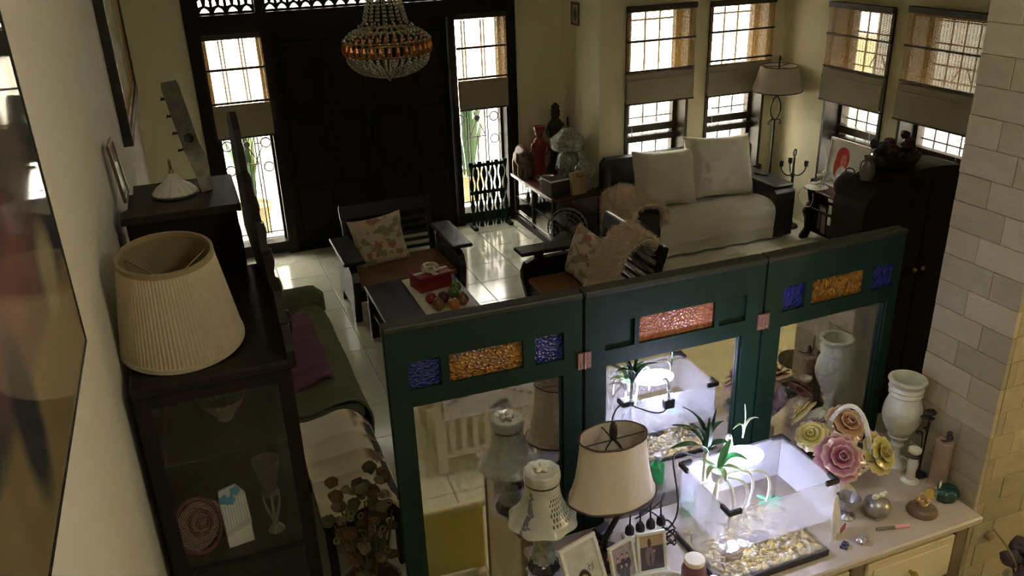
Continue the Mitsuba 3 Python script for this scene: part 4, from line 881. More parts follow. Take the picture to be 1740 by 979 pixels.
part(t, 'seat', B(.262, .645, 3.26, 4.10, .29, .395, .03), black_wood)
cc = solid
P = bedcover(.255, .625, 3.24, 4.115, .418, .26, 11, .012, 26, 60, .05, .016)
vcl = np.array([.66, .60, .45]) * np.ones((len(P.vertices), 3)); fl = meshkit.fbm(P.vertices * 11, 3, 5)
edge = np.clip((P.vertices[:, 0] - .54) / .03, 0, 1) * np.clip((fl - .56) / .04, 0, 1)
vcl = vcl * (1 - edge[:, None]) + np.array([.20, .11, .07]) * edge[:, None]
part(t, 'cloth', P, matte_vc, smooth=True, color=vcl)

# dried flowers in a pot, left of the green screen
t = thing('dried_bouquet', 'dusty dried flower bouquet in a tall pot at the left end of the green screen', 'flowers')
dx_, dy_ = .36, 2.62
part(t, 'pot', mv(lathe([(0, 0), (.10, 0), (.14, .20), (.13, .40), (.10, .50), (.12, .54), (.11, .54), (.09, .48), (0, .45)], 24), dx_, dy_, 0), fig_brown, smooth=30)
rd = random.Random(21)
dm = [mat('dry_%d' % i, c, .9) for i, c in enumerate([(.10, .09, .045), (.17, .15, .085), (.11, .065, .028), (.06, .065, .03)])]
for i in range(90):
    a, q = rd.uniform(0, 2 * PI), rd.uniform(0, 1) ** .6
    h = rd.uniform(.58, 1.02); r = q * (.05 + .10 * (h - .5) / .5) + .01
    if h > .9: r *= .7
    x, y, z = dx_ + r * math.cos(a), dy_ + r * .9 * math.sin(a), h
    if i < 60:
        part(t, 'dry_flower', rough(ball(x, y, z, rd.uniform(.016, .030), (1, 1, .8), 2), .012, 70, i), dm[rd.randrange(4)])
    else:
        part(t, 'ring_bloom', mv(torus(.010, .004, 12, 5), x, y - .02, z, rx=rd.uniform(40, 110), rz=rd.uniform(-40, 40)), dm[1], smooth=True)
for i in range(14):
    a = i * 2 * PI / 14; part(t, 'stalk', tube(bez((dx_ + .02 * math.cos(a), dy_ + .02 * math.sin(a), .46), (dx_ + .06 * math.cos(a), dy_ + .06 * math.sin(a), .62), (dx_ + .11 * math.cos(a), dy_ + .1 * math.sin(a), .85), n=7), .003, 5), dm[2])

# ------------------------------------------------------------------ green folding screen with mirrors
YS = 2.245
t = thing('folding_screen', 'dark green three-leaf folding screen with mirror panes and a band of coloured glass', 'screen')
LEAF = [(.436, 2.262, 1.090, 2.243), (1.096, 2.243, 1.797, 2.236), (1.803, 2.236, 2.436, 2.249)]
HT = 1.785
def leaf_xf(m, k):
    x0, y0, x1, y1 = LEAF[k]; a = math.degrees(math.atan2(y1 - y0, x1 - x0))
    return mv(m, x0, y0, 0, rz=a)
WD = [math.hypot(l[2] - l[0], l[3] - l[1]) for l in LEAF]
SP = [dict(g=(.067, .583), win=[(.066, .170, 'b'), (.197, .444, 'a'), (.484, .586, 'b')]),
      dict(g=(.080, .622), win=[(.203, .500, 'o')], blank=[(.075, .185), (.52, .63)]),
      dict(g=(.082, .586), win=[(.080, .178, 'b'), (.209, .456, 'a'), (.490, .598, 'b')])]
ZG0, ZG1, ZB0, ZB1 = .42, 1.498, 1.557, 1.657
for k in range(3):
    W = WD[k]; g0, g1 = SP[k]['g']; D0, D1 = 0.0, .045
    X = lambda m: leaf_xf(m, k)
    if k == 0: W -= .002
    p = sbox(0.002, .0, W - .002, HT - .02).difference(sbox(g0, ZG0, g1, ZG1))
    for a, b, c in SP[k]['win']: p = p.difference(sbox(a, ZB0, b, ZB1))
    for a, b in SP[k].get('blank', []): p = p.difference(sbox(a, ZB0, b, ZB1))
    lf = part(t, 'leaf', X(prism(p, D1, 'xz', D0)), green_paint)
    part(lf, 'cap', X(B(0, W, -.006, D1 + .006, HT - .02, HT, .004)), green_edge)
    part(lf, 'mirror_pane', X(B(g0 - .004, g1 + .004, .020, .026, ZG0 - .004, ZG1 + .004)), 'm_mirror', label='mirror pane')
    part(lf, 'backing', X(B(g0 - .004, g1 + .004, .028, .036, ZG0 - .004, ZG1 + .004)), green_edge)
    for a, b, c in SP[k]['win']:
        m_, l_ = {'a': (amber_glass, 'amber dimpled glass'), 'b': (blue_glass, 'blue dimpled glass'), 'o': (orange_glass, 'orange frosted glass')}[c]
        part(lf, 'coloured_pane', X(B(a - .002, b + .002, .014, .022, ZB0 - .002, ZB1 + .002)), m_, label=l_)
    for a, b in SP[k].get('blank', []): part(lf, 'sunk_panel', X(B(a, b, .012, .024, ZB0, ZB1)), green_paint)
    bead = [B(g0, g1, .010, .020, ZG1 - .008, ZG1, .002), B(g0, g0 + .007, .010, .020, ZG0, ZG1 - .008, .002), B(g1 - .007, g1, .010, .020, ZG0, ZG1 - .008, .002)]
    for q in bead: part(lf, 'glazing_bead', X(q), green_paint)
hm = mat('hinge', (.30, .16, .14), .45, metallic=.6)
for x, y in ((1.093, 2.243), (1.80, 2.236)):
    for z in (1.54, .55):
        h = part(t, 'hinge', cat(B(x - .024, x - .003, y - .006, y - .001, z - .03, z + .03), B(x + .003, x + .024, y - .006, y - .001, z - .03, z + .03), rod((x, y - .006, z - .03), (x, y - .006, z + .03), .004, 8)), hm)
        for s in (-1, 1):
            for dz in (-.02, .0, .02): part(h, 'screw', ball(x + s * .014, y - .007, z + dz, .0035, (1, .5, 1), 1), steel)

# ------------------------------------------------------------------ sideboard
t = thing('sideboard', 'whitewashed sideboard with cream drawers in front of the green screen', 'sideboard')
bx0, bx1, by0, by1, bz = .845, 2.437, 1.735, 2.215, .857
part(t, 'top', B(bx0, bx1 - .003, 1.700, 2.222, bz - .028, bz, .006), side_wood)
part(t, 'moulding', cat(B(bx0 + .012, bx1 - .012, 1.715, 2.21, bz - .046, bz - .028, .006), B(bx0 + .02, bx1 - .02, 1.726, 2.205, bz - .060, bz - .046, .004)), side_wood)
part(t, 'carcass', B(bx0 + .03, bx1 - .03, by0 + .012, by1 - .01, .06, bz - .060), side_cream)
for x0 in (bx0 + .025, bx0 + .53, bx0 + 1.03, bx1 - .085): part(t, 'corner_post', B(x0, x0 + .058, by0 - .002, by0 + .02, .0, bz - .060, .003), side_brown)
xs = [(bx0 + .09, bx0 + .52), (bx0 + .595, bx0 + 1.02), (bx0 + 1.095, bx1 - .092)]
for a, b in xs:
    for z0, z1 in ((.60, .785), (.36, .58), (.10, .34)):
        d = part(t, 'drawer', cat(B(a, b, by0 - .008, by0 + .012, z0, z1, .005), B(a + .03, b - .03, by0 - .012, by0 - .008, z0 + .03, z1 - .03, .003)), side_cream)
        part(d, 'knob', mv(lathe([(0, 0), (.008, 0), (.007, .012), (.014, .018), (.013, .026), (0, .028)], 14), (a + b) / 2, by0 - .012, (z0 + z1) / 2, rx=90), brass, smooth=30)
for x in (bx0 + .04, bx1 - .11): part(t, 'foot', B(x, x + .06, by0 + .02, by1 - .02, 0, .06), side_brown)

# urn
t = thing('urn', 'pale green-white marble urn on a slim pedestal foot at the right end of the sideboard', 'urn')
ux, uy = 2.374, 2.078
part(t, 'body', mv(lathe([(q_ * .88, w_) for q_, w_ in [(0, .145), (.035, .145), (.055, .165), (.074, .20), (.083, .235), (.078, .275), (.066, .305), (.064, .32), (.071, .33), (.066, .342), (.074, .352), (.069, .365), (.076, .38), (.080, .386), (.078, .392), (.064, .392), (.056, .37), (.055, .31), (.06, .24), (0, .18)]], 48), ux, uy, bz), marble, smooth=25)
part(t, 'foot', mv(lathe([(0, 0), (.058, 0), (.058, .018), (.045, .03), (.022, .045), (.016, .075), (.026, .10), (.018, .115), (.04, .14), (.035, .146), (0, .146)], 36), ux, uy, bz), marble, smooth=25)

# ceramic flower basket
def rose(of, name, x, y, z, R, ca, cb, tilt, az, seed, edge=(.58, .50, .42)):
    """A ceramic rose, its petals in whorls; ca inner colour, cb outer colour."""
    rr = random.Random(seed); base = None
    def put(m): return mv(mv(m, ry=tilt), x, y, z, rz=az)
    core = mv(lathe([(0, 0), (R * .30, R * .1), (R * .26, R * .5), (R * .10, R * .62), (0, R * .60)], 14), 0, 0, 0)
    head = part(of, name, put(core), gloss_vc, smooth=True, color=np.tile(np.array(ca) * .8, (len(core.vertices), 1)))
    for wh, (n, r0, r1, h, ang) in enumerate([(3, .14, .20, .72, 1.3), (4, .24, .48, .66, 1.1), (5, .36, .80, .56, .95), (5, .46, 1.05, .36, .85)]):
        for i in range(n):
            a0 = i * 2 * PI / n + wh * .7 + rr.uniform(-.1, .1)
            nu, nv = 9, 7; u = np.linspace(-1, 1, nu)[:, None]; v = np.linspace(0, 1, nv)[None]
            wv = ang * np.sin(PI * (.20 + .50 * v)) * (1 - .08 * v)
            th = a0 + u * wv
            r = R * (r0 * .5 + (r1 - r0 * .5) * v ** 1.5) * (1 - .06 * u ** 2 * v) * (1 + .06 * np.sin(u * 8 + seed + i) * v ** 3)
            zz = R * h * v ** .8 * (1 - .12 * u ** 2 * v) - R * .13 * wh * v ** 3
            P = np.stack([r * np.cos(th), r * np.sin(th), zz + r * 0], -1)
            m = solid(P, R * .035)
            vv = np.concatenate([np.broadcast_to(v, (nu, nv)).ravel()] * 2)[:, None]
            col = np.array(ca) * (1 - vv) + np.array(cb) * vv
            ed = np.clip((vv - .86) / .1, 0, 1) * .75
            col = col * (1 - ed) + np.array(edge) * ed
            part(head, 'petal', put(m), gloss_vc, smooth=True, color=col)
t = thing('flower_basket', 'white ceramic basket of large ceramic roses with a twisted hoop handle on the sideboard', 'flower basket')
qx, qy = 2.06, 2.025
part(t, 'bowl', mv(lathe([(0, 0), (.055, 0), (.06, .012), (.035, .035), (.03, .06), (.06, .10), (.095, .15), (.10, .17), (.09, .17), (.06, .11), (0, .09)], 40, rip=lambda th, z: 1 + .04 * np.cos(th * 16) * (z > .08)), qx, qy, bz), white_ware, smooth=25)
s = np.linspace(0, PI, 40); hpx = np.stack([qx + .055 * np.cos(s), qy - .06 * np.cos(s), bz + .155 + .225 * np.sin(s)], 1)
for k in range(3):
    ph = s * 13 + k * 2 * PI / 3; off = .0055
    part(t, 'handle_strand', tube(hpx + np.stack([off * np.cos(ph) * np.cos(s), -off * np.cos(ph) * np.cos(s), off * np.sin(ph)], 1), .0052, 7), white_ware, smooth=True)
pk1, pk2 = (.18, .03, .075), (.36, .12, .20); yl1, yl2 = (.30, .23, .03), (.46, .41, .10); br1, br2 = (.24, .10, .04), (.40, .22, .12); rd1, rd2 = (.16, .02, .03), (.28, .06, .06)
rose(t, 'pink_rose', 1.965, 1.955, bz + .225, .088, pk1, pk2, -46, 68, 1)
rose(t, 'yellow_rose', 2.170, 1.975, bz + .175, .078, yl1, yl2, -55, 110, 2)
rose(t, 'yellow_rose', 1.925, 2.055, bz + .270, .058, yl1, yl2, -40, 30, 3)
rose(t, 'brown_rose', 2.090, 2.070, bz + .265, .075, br1, br2, -35, 90, 4)
rose(t, 'red_rose', 2.225, 2.055, bz + .165, .060, rd1, rd2, -50, 165, 5)
rose(t, 'mauve_rose', 2.01, 2.125, bz + .235, .065, (.16, .06, .18), (.30, .18, .36), -50, -70, 6)
rose(t, 'yellow_rose', 1.945, 2.135, bz + .315, .060, yl1, yl2, -55, -60, 7)
for i, a in enumerate(np.arange(7) * .9):
    part(t, 'leaf', mv(solid(np.stack([np.stack([q * .09 + 0 * w_, w_ * .022 * math.sin(PI * min(q + .06, 1)), .02 * q ** 2 + .006 * np.abs(w_)], -1) for q in np.linspace(0, .97, 8) for w_ in [np.linspace(-1, 1, 5)]]), .002), qx + .05 * math.cos(a), qy + .05 * math.sin(a), bz + .165, rz=math.degrees(a), ry=-10), mat('ceramic_leaf', (.10, .13, .07), .3, clear=.5) if i == 0 else 'm_ceramic_leaf', smooth=30)

# glassy and silver trinkets
t = thing('crystal_cup', 'cut-glass footed cup just left of the silver pot, below the pink rose', 'cup')
part(t, 'cup', mv(lathe([(0, 0), (.030, 0), (.028, .008), (.012, .014), (.012, .03), (.036, .05), (.044, .075), (.040, .09), (.034, .088), (.030, .06), (0, .04)], 36, rip=lambda th, z: 1 + .05 * np.cos(th * 12) * (z > .03)), 1.985, 1.90, bz), 'm_old_silver', smooth=70)
t = thing('silver_pot', 'small round silver filigree pot with two white birds on its lid', 'pot')
px_, py_ = 2.085, 1.862
mat('old_silver', (.36, .35, .33), .35, metallic=.7)
part(t, 'pot', mv(lathe([(0, .012), (.025, .012), (.04, .022), (.048, .042), (.044, .062), (.030, .074), (.012, .08), (0, .08)], 40, rip=lambda th, z: 1 + .02 * np.sin(th * 20 + z * 200)), px_, py_, bz), 'm_old_silver', smooth=70)
for a in np.arange(3) * 2.1: part(t, 'foot', ball(px_ + .03 * math.cos(a), py_ + .03 * math.sin(a), bz + .007, .007, sub=1), 'm_old_silver')
for s in (-1, 1):
    b = part(t, 'bird', ball(px_ + s * .014, py_, bz + .088, .013, (1.2, .8, .8)), white_ware, smooth=True)
    part(b, 'head', ball(px_ + s * .024, py_ - .004, bz + .098, .007, sub=1), white_ware, smooth=True)
t = thing('domed_clock', 'glass-domed gold ornament on a dark round base near the front right of the sideboard', 'clock')
jx, jy = 2.253, 1.812
part(t, 'base', mv(lathe([(0, 0), (.052, 0), (.054, .008), (.048, .02), (.040, .026), (0, .026)], 36), jx, jy, bz), fig_brown, smooth=25)
part(t, 'dome', mv(lathe([(.038, .027), (.038, .10), (.033, .122), (.02, .135), (0, .14)], 32), jx, jy, bz), 'm_pane', smooth=40)
part(t, 'dial', mv(lathe([(0, 0), (.02, 0), (.022, .004), (.02, .008), (0, .008)], 24), jx, jy - .012, bz + .09, rx=75), mat('gold', (.70, .52, .22), .3, metallic=1), smooth=25)
part(t, 'movement', cat(*[mv(torus(.012 + .004 * i, .003, 18, 5), jx, jy, bz + .035 + .012 * i, rx=20 * i) for i in range(3)], *[ball(jx + .022 * math.cos(q_) , jy + .022 * math.sin(q_), bz + .035 + .006 * (k_ % 7), .008, sub=1) for k_, q_ in enumerate(np.arange(14) * .9)], rod((jx, jy, bz + .026), (jx, jy, bz + .08), .005, 8)), 'm_gold', smooth=True)
t = thing('green_box', 'dark green glazed fluted box by the stone wall at the right end of the sideboard', 'box')
part(t, 'box', mv(lathe([(0, 0), (.036, 0), (.044, .014), (.046, .03), (.038, .044), (.02, .05), (0, .048)], 40, sx=1.05, sy=.85, rip=lambda th, z: 1 + .06 * np.cos(th * 8)), 2.392, 1.835, bz), mat('green_glaze', (.004, .045, .038), .15, clear=1), smooth=True)
part(t, 'ring_handle', mv(torus(.013, .003, 16, 6), 2.372, 1.852, bz + .058, rx=90, rz=30), white_ware, smooth=True)
t = thing('white_candlestick', 'slim white ceramic candlestick with a black collar behind the domed ornament', 'candlestick')
part(t, 'stick', mv(lathe([(0, 0), (.034, 0), (.034, .01), (.018, .02), (.016, .05), (.020, .09), (.013, .115), (0, .115)], 24), 2.345, 1.965, bz), white_ware, smooth=25)
part(t, 'collar', mv(lathe([(0, .115), (.020, .117), (.022, .124), (.014, .130), (0, .130)], 20), 2.345, 1.965, bz), black_pl, smooth=30)
part(t, 'drip_cup', mv(lathe([(0, .131), (.016, .131), (.024, .142), (.024, .152), (.019, .152), (.013, .143), (0, .141)], 24), 2.345, 1.965, bz), white_ware, smooth=25)
t = thing('pink_candle', 'tall dusty pink candle glass against the stone wall, dark figure on top', 'candle')
part(t, 'glass', mv(lathe([(0, 0), (.030, 0), (.032, .004), (.032, .205), (.028, .21), (0, .21)], 28), 2.412, 1.90, bz), mat('pink_wax', (.30, .21, .17), .45), smooth=30)
part(t, 'dark_flower', cat(ball(2.42, 1.89, bz + .228, .012), ball(2.415, 1.89, bz + .247, .010), tube(bez((2.42, 1.89, bz + .22), (2.385, 1.885, bz + .225), (2.365, 1.88, bz + .24), n=7), .003, 5)), fig_dark)
t = thing('wire_flower', 'thin dark wire flower ornament between the urn and the pink candle', 'ornament')
wx, wy = 2.43, 1.985
part(t, 'foot', mv(lathe([(0, 0), (.03, 0), (.03, .006), (0, .012)], 20), wx - .02, wy, bz), iron)
for a, b in ((0, .28), (-.02, .20), (.008, .24)): part(t, 'stem', tube(bez((wx - .02, wy, bz + .006), (wx - .02 + a * .4, wy, bz + b * .5), (wx - .02 + a, wy, bz + b), n=8), .0025, 5), iron)
for dx2, dz2, r in ((0, .285, .020), (-.028, .272, .012), (.012, .255, .011), (-.035, .205, .012), (-.005, .215, .010)): part(t, 'bloom', rough(ball(wx - .02 + dx2, wy, bz + dz2, r, (1.2, 1, .5)), .006, 90), iron)
t = thing('pen', 'pen with a pink cap lying at the front of the sideboard', 'pen')
part(t, 'barrel', tube([(2.030, 1.797, bz + .006), (2.095, 1.780, bz + .006)], .0055, 8), fig_grey); part(t, 'cap', tube([(2.095, 1.780, bz + .006), (2.150, 1.766, bz + .006)], .0065, 8), mat('pink_pl', (.72, .36, .40), .4))
t = thing('foil_scrap', 'crumpled bluish foil scrap at the front edge of the sideboard', 'scrap')
part(t, 'foil', mv(rough(ball(0, 0, 0, .022, (1.3, .8, .45), 3), .016, 60, 3), 1.945, 1.772, bz + .012), mat('foil', (.55, .55, .62), .25, metallic=.8))
t = thing('plastic_pouch', 'clear pouch of white powder with a dark cap leaning on the tank', 'pouch')
pp = np.zeros((10, 12, 3)); uu = np.linspace(-1, 1, 10)[:, None]; vv_ = np.linspace(0, 1, 12)[None]
pp[..., 0] = uu * (.042 - .022 * vv_); pp[..., 1] = .006 * np.cos(uu * 9) * (1 - vv_); pp[..., 2] = vv_ * .15
part(t, 'pouch', mv(cat(solid(pp, .010)), 1.885, 1.835, bz + .001, rx=-8, rz=25), mat('pouch_white', (.66, .66, .70), .3), smooth=30)
part(t, 'label', mv(B(-.022, .014, -.006, -.003, .03, .055), 1.892, 1.820, bz + .001, rz=25), mat('label_red', (.30, .05, .10), .4))
t = thing('toy_car', 'tiny blue-black toy car in front of the clear pouch', 'toy car')
part(t, 'body', mv(cat(B(-.018, .018, -.010, .010, .004, .014, .003), B(-.010, .009, -.008, .008, .013, .021, .003)), 1.868, 1.775, bz, rz=35), mat('toy_blue', (.03, .04, .09), .25, clear=1))
for a in (-.011, .011):
    for s in (-1, 1): part(t, 'wheel', mv(mv(lathe([(0, -.002), (.0045, -.002), (.0045, .002), (0, .002)], 10), a, s * .010, .0045, rx=90), 1.868, 1.775, bz, rz=35), black_pl)

# ------------------------------------------------------------------ aquarium
t = thing('aquarium', 'small rimless glass aquarium with golden gravel, floating plants and a lamp over it', 'aquarium')
ax0, ax1, ay0, ay1, az1 = 1.365, 1.785, 1.765, 2.053, 1.171
g = .005
glass_hazy = 'm_tank_glass'
scene[glass_hazy] = {'type': 'blendbsdf', 'weight': .04, 'a': {'type': 'thindielectric', 'int_ior': 1.5}, 'b': {'type': 'twosided', 'bsdf': {'type': 'diffuse', 'reflectance': rgb((.72, .72, .85))}}}
for q in (B(ax0, ax1, ay0, ay0 + g, bz + .012, az1), B(ax0, ax1, ay1 - g, ay1, bz + .012, az1), B(ax0, ax0 + g, ay0 + g, ay1 - g, bz + .012, az1), B(ax1 - g, ax1, ay0 + g, ay1 - g, bz + .012, az1)): part(t, 'glass_wall', q, glass_hazy)
part(t, 'base_strip', cat(B(ax0 - .003, ax1 + .003, ay0 - .004, ay0 + .004, bz + .001, bz + .026), B(ax0 - .004, ax0 + .004, ay0, ay1, bz + .001, bz + .026), B(ax1 - .004, ax1 + .004, ay0, ay1, bz + .001, bz + .026)), black_pl)
part(t, 'floor_plate', B(ax0, ax1, ay0, ay1, bz + .001, bz + .012), black_pl)
for x, y in ((ax0, ay0), (ax1, ay0), (ax0, ay1), (ax1, ay1)):
    sx_, sy_ = (1 if x == ax0 else -1), (1 if y == ay0 else -1)
    part(t, 'corner_clip', cat(B(x - sx_ * .004, x + sx_ * .045, y - sy_ * .004, y + sy_ * .006, az1 - .012, az1 + .004), B(x - sx_ * .004, x + sx_ * .006, y + sy_ * .006, y + sy_ * .045, az1 - .012, az1 + .004)), black_pl)
# gravel: a bed and loose pebbles over the floor plate
zg, zw = bz + .026, bz + .146
rg = np.random.default_rng(4)
part(t, 'gravel_bed', B(ax0 + .006, ax1 - .006, ay0 + .006, ay1 - .006, bz + .0125, zg - .006), mat('gravel_bed', (.30, .22, .07), .9))
def pebbles(n):
    vs, fs, cs, at = [], [], [], 0
    pal = np.array([(.75, .55, .12), (.85, .74, .36), (.34, .24, .06), (.80, .76, .62), (.60, .40, .08), (.16, .13, .07), (.66, .57, .20)])
    ico = trimesh.creation.icosphere(subdivisions=1)
    for i in range(n):
        u, v = rg.uniform(0, 1, 2); r = rg.uniform(.006, .0115)
        edge = i % 4 == 0
        p = (ax0 + .014 + u * (ax1 - ax0 - .028), ay0 + .014 + (v * (ay1 - ay0 - .028) if not edge else .004 * v), zg - .004 + rg.uniform(-.004, .006) - (.008 * v if edge else 0))
        m = ico.vertices * r * rg.uniform(.7, 1.2, 3) @ trimesh.transformations.random_rotation_matrix(rg.uniform(0, 1, 3))[:3, :3] + p
        vs.append(m); fs.append(ico.faces + at); at += len(m); cs.append(np.tile(pal[rg.integers(0, 7)] * rg.uniform(.2, .8), (len(m), 1)))
    return trimesh.Trimesh(np.vstack(vs), np.vstack(fs), process=False), np.clip(np.vstack(cs), 0, 1)
pm, pc = pebbles(1500)
part(t, 'gravel', pm, gloss_vc, smooth=True, kind='stuff', color=pc)
# mist of droplets on the glass above the water line
scene['m_mist'] = {'type': 'blendbsdf', 'weight': .20, 'a': {'type': 'thindielectric', 'int_ior': 1.05}, 'b': {'type': 'principledthin', 'base_color': rgb((.86, .86, .92)), 'roughness': .7, 'diff_trans': 1.0, 'spec_trans': 0.0}}
for q in (B(ax0 + .007, ax1 - .007, ay0 + .0055, ay0 + .0062, zw + .004, az1 - .004), B(ax0 + .007, ax1 - .007, ay1 - .0062, ay1 - .0055, zw + .004, az1 - .004), B(ax0 + .0055, ax0 + .0062, ay0 + .007, ay1 - .007, zw + .004, az1 - .004), B(ax1 - .0062, ax1 - .0055, ay0 + .007, ay1 - .007, zw + .004, az1 - .004)): part(t, 'mist', q, 'm_mist')
scene['m_water'] = {'type': 'thindielectric', 'int_ior': 1.33}
wn = 40; P = np.zeros((wn, wn, 3)); P[..., 0] = np.linspace(ax0 + .006, ax1 - .006, wn)[:, None]; P[..., 1] = np.linspace(ay0 + .006, ay1 - .006, wn)[None]; P[..., 2] = zw + .004 * (meshkit.fbm(P * 60, 3, 2) - .5)
part(t, 'water_surface', grid(P), 'm_water', smooth=True)
part(t, 'water_plant', cat(*[mv(ball(0, 0, 0, .026, (1, .35, .18)), 1.66 + .026 * math.cos(a), 1.93 + .026 * math.sin(a), zw + .006, rz=math.degrees(a)) for a in np.arange(6) * PI / 3]), mat('pond_green', (.04, .16, .08), .4), smooth=True)
part(t, 'stone', rough(ball(1.60, 1.90, zg + .012, .03, (1.3, .8, .6), 3), .01, 40, 2), fig_dark, smooth=True); part(t, 'stone', rough(ball(1.47, 1.86, zg + .010, .024, (1.2, .9, .6), 3), .01, 40, 5), fig_brown, smooth=True)
part(t, 'divider', B(ax0 + .012, ax0 + .10, ay1 - .09, ay1 - .085, zg, az1 - .03), white_pl)

t = thing('green_bottle', 'small bright green bottle behind the aquarium, seen in the middle mirror', 'bottle')
part(t, 'body', mv(lathe([(0, 0), (.026, 0), (.028, .01), (.028, .07), (.012, .09), (.012, .10), (0, .10)], 24), 1.47, 2.15, bz), mat('green_pl', (.05, .50, .14), .3), smooth=30)
part(t, 'cap', mv(lathe([(0, .10), (.014, .10), (.014, .118), (0, .118)], 18), 1.47, 2.15, bz), white_pl, smooth=30)
# the lamp over the aquarium
t = thing('aquarium_lamp', 'bright white oval lamp clipped over the aquarium', 'lamp')
LX, LY, LZ = 1.545, 1.965, 1.205
dif = ball(LX, LY, LZ, .08, (1.05, .72, .20), 3)
scene[pkey(t + '__diffuser')] = mikit.ply(dif, {'type': 'diffuse', 'reflectance': rgb((.5, .5, .5))}, smooth=True, emitter={'type': 'area', 'radiance': rgb((LED_POWER * .84, LED_POWER * .86, LED_POWER * 1.25))})
part(t, 'neck', tube(bez((LX + .0, LY + .055, LZ + .006), (LX + .01, LY + .085, LZ + .03), (LX + .01, ay1 + .012, az1 + .03), (LX + .01, ay1 + .012, az1 - .02), n=10), .006, 7), white_pl, smooth=True)
part(t, 'clip', B(LX - .012, LX + .032, ay1 + .001, ay1 + .03, az1 - .05, az1 - .01, .004), black_pl)
part(t, 'cable', tube(bez((LX + .01, ay1 + .02, az1 - .03), (LX - .10, ay1 + .05, az1 - .02), (1.36, ay1 + .03, az1 + .02), (1.33, 2.0, 1.02), (1.29, 2.02, .93), (1.27, 2.07, .90), n=26), .003, 6), black_pl, smooth=True)

# lucky bamboo and other plants standing in the tank
t = thing('lucky_bamboo', 'dark-leaved lucky bamboo standing in the left back corner of the aquarium', 'plant')
part(t, 'stem', tube(bez((1.425, 2.005, zw - .06), (1.428, 2.0, 1.15), (1.43, 2.0, 1.235), n=8), .007, 8), mat('stem_pale', (.45, .48, .30), .5), smooth=True)
def strap(p0, p1, p2, w, m, t_, n=10, nm='leaf'):
    c = bez(p0, p1, p2, n=n); d = np.gradient(c, axis=0); d /= np.linalg.norm(d, axis=1, keepdims=True)
    s = np.cross(d, [0, 0, 1.0]); s /= np.linalg.norm(s, axis=1, keepdims=True) + 1e-9; up = np.cross(s, d)
    q = np.linspace(0, 1, n); ww = w * (np.sin(PI * np.clip(.12 + q * .86, 0, 1)) ** .8); u = np.linspace(-1, 1, 5)
    P = c[:, None] + s[:, None] * (u[None, :, None] * ww[:, None, None] / 2) + up[:, None] * (np.abs(u)[None, :, None] * ww[:, None, None] * .15)
    part(t_, nm, solid(P, .0015), m, smooth=30)
for p1, p2, w in [((1.375, 1.99, 1.39), (1.315, 1.98, 1.448), .034), ((1.37, 1.98, 1.355), (1.325, 1.965, 1.368), .026), ((1.36, 1.97, 1.30), (1.262, 1.955, 1.322), .034), ((1.45, 2.0, 1.33), (1.458, 2.0, 1.392), .020),
                  ((1.47, 1.985, 1.27), (1.505, 1.97, 1.262), .030), ((1.46, 2.02, 1.30), (1.52, 2.035, 1.31), .024), ((1.415, 1.97, 1.33), (1.40, 1.955, 1.40), .024), ((1.40, 2.03, 1.30), (1.33, 2.06, 1.33), .028)]:
    strap((1.43, 2.0, 1.225), p1, p2, w, 'm_leaf', t)
t = thing('spider_plant', 'pale green and white young plant with hanging white roots beside the lamp in the aquarium', 'plant')
pale = mat('leaf_pale', (.40, .56, .30), .45); wroot = mat('white_root', (.80, .80, .76), .5); grn = mat('leaf_bright', (.10, .36, .16), .4)
for i, (p1, p2, w, m) in enumerate([((1.49, 1.93, 1.245), (1.525, 1.90, 1.235), .03, grn), ((1.47, 1.95, 1.26), (1.50, 1.965, 1.285), .028, grn), ((1.40, 1.93, 1.22), (1.375, 1.91, 1.20), .02, pale), ((1.43, 1.90, 1.22), (1.42, 1.87, 1.20), .02, pale), ((1.45, 1.90, 1.235), (1.49, 1.87, 1.22), .02, pale), ((1.41, 1.96, 1.22), (1.39, 1.98, 1.23), .02, pale)]):
    strap((1.44, 1.935, 1.20), p1, p2, w, m, t)
for i, (a, b, c) in enumerate([((1.46, 1.92, 1.19), (1.50, 1.89, 1.21), (1.515, 1.875, 1.05)), ((1.46, 1.91, 1.18), (1.48, 1.87, 1.19), (1.475, 1.86, 1.05)), ((1.45, 1.90, 1.18), (1.44, 1.86, 1.17), (1.43, 1.85, 1.05)), ((1.50, 1.90, 1.19), (1.56, 1.87, 1.20), (1.585, 1.86, 1.08)), ((1.43, 1.92, 1.18), (1.40, 1.89, 1.17), (1.395, 1.88, 1.06)), ((1.44, 1.93, 1.18), (1.41, 1.91, 1.14), (1.40, 1.90, 1.04))]):
    part(t, 'root', tube(bez(a, b, c, n=14), .005, 7), wroot, smooth=True)
part(t, 'pot', mv(lathe([(0, 0), (.022, 0), (.028, .04), (.025, .04), (0, .012)], 20), 1.44, 1.935, 1.16), white_pl, smooth=30)
for i, (p1, p2) in enumerate([((1.61, 2.02, 1.30), (1.655, 2.03, 1.29)), ((1.565, 2.01, 1.30), (1.53, 2.0, 1.295)), ((1.59, 2.02, 1.32), (1.585, 2.02, 1.37))]):
    strap((1.588, 2.018, 1.235), p1, p2, .010, pale if i else wroot, t, nm='thin_leaf')

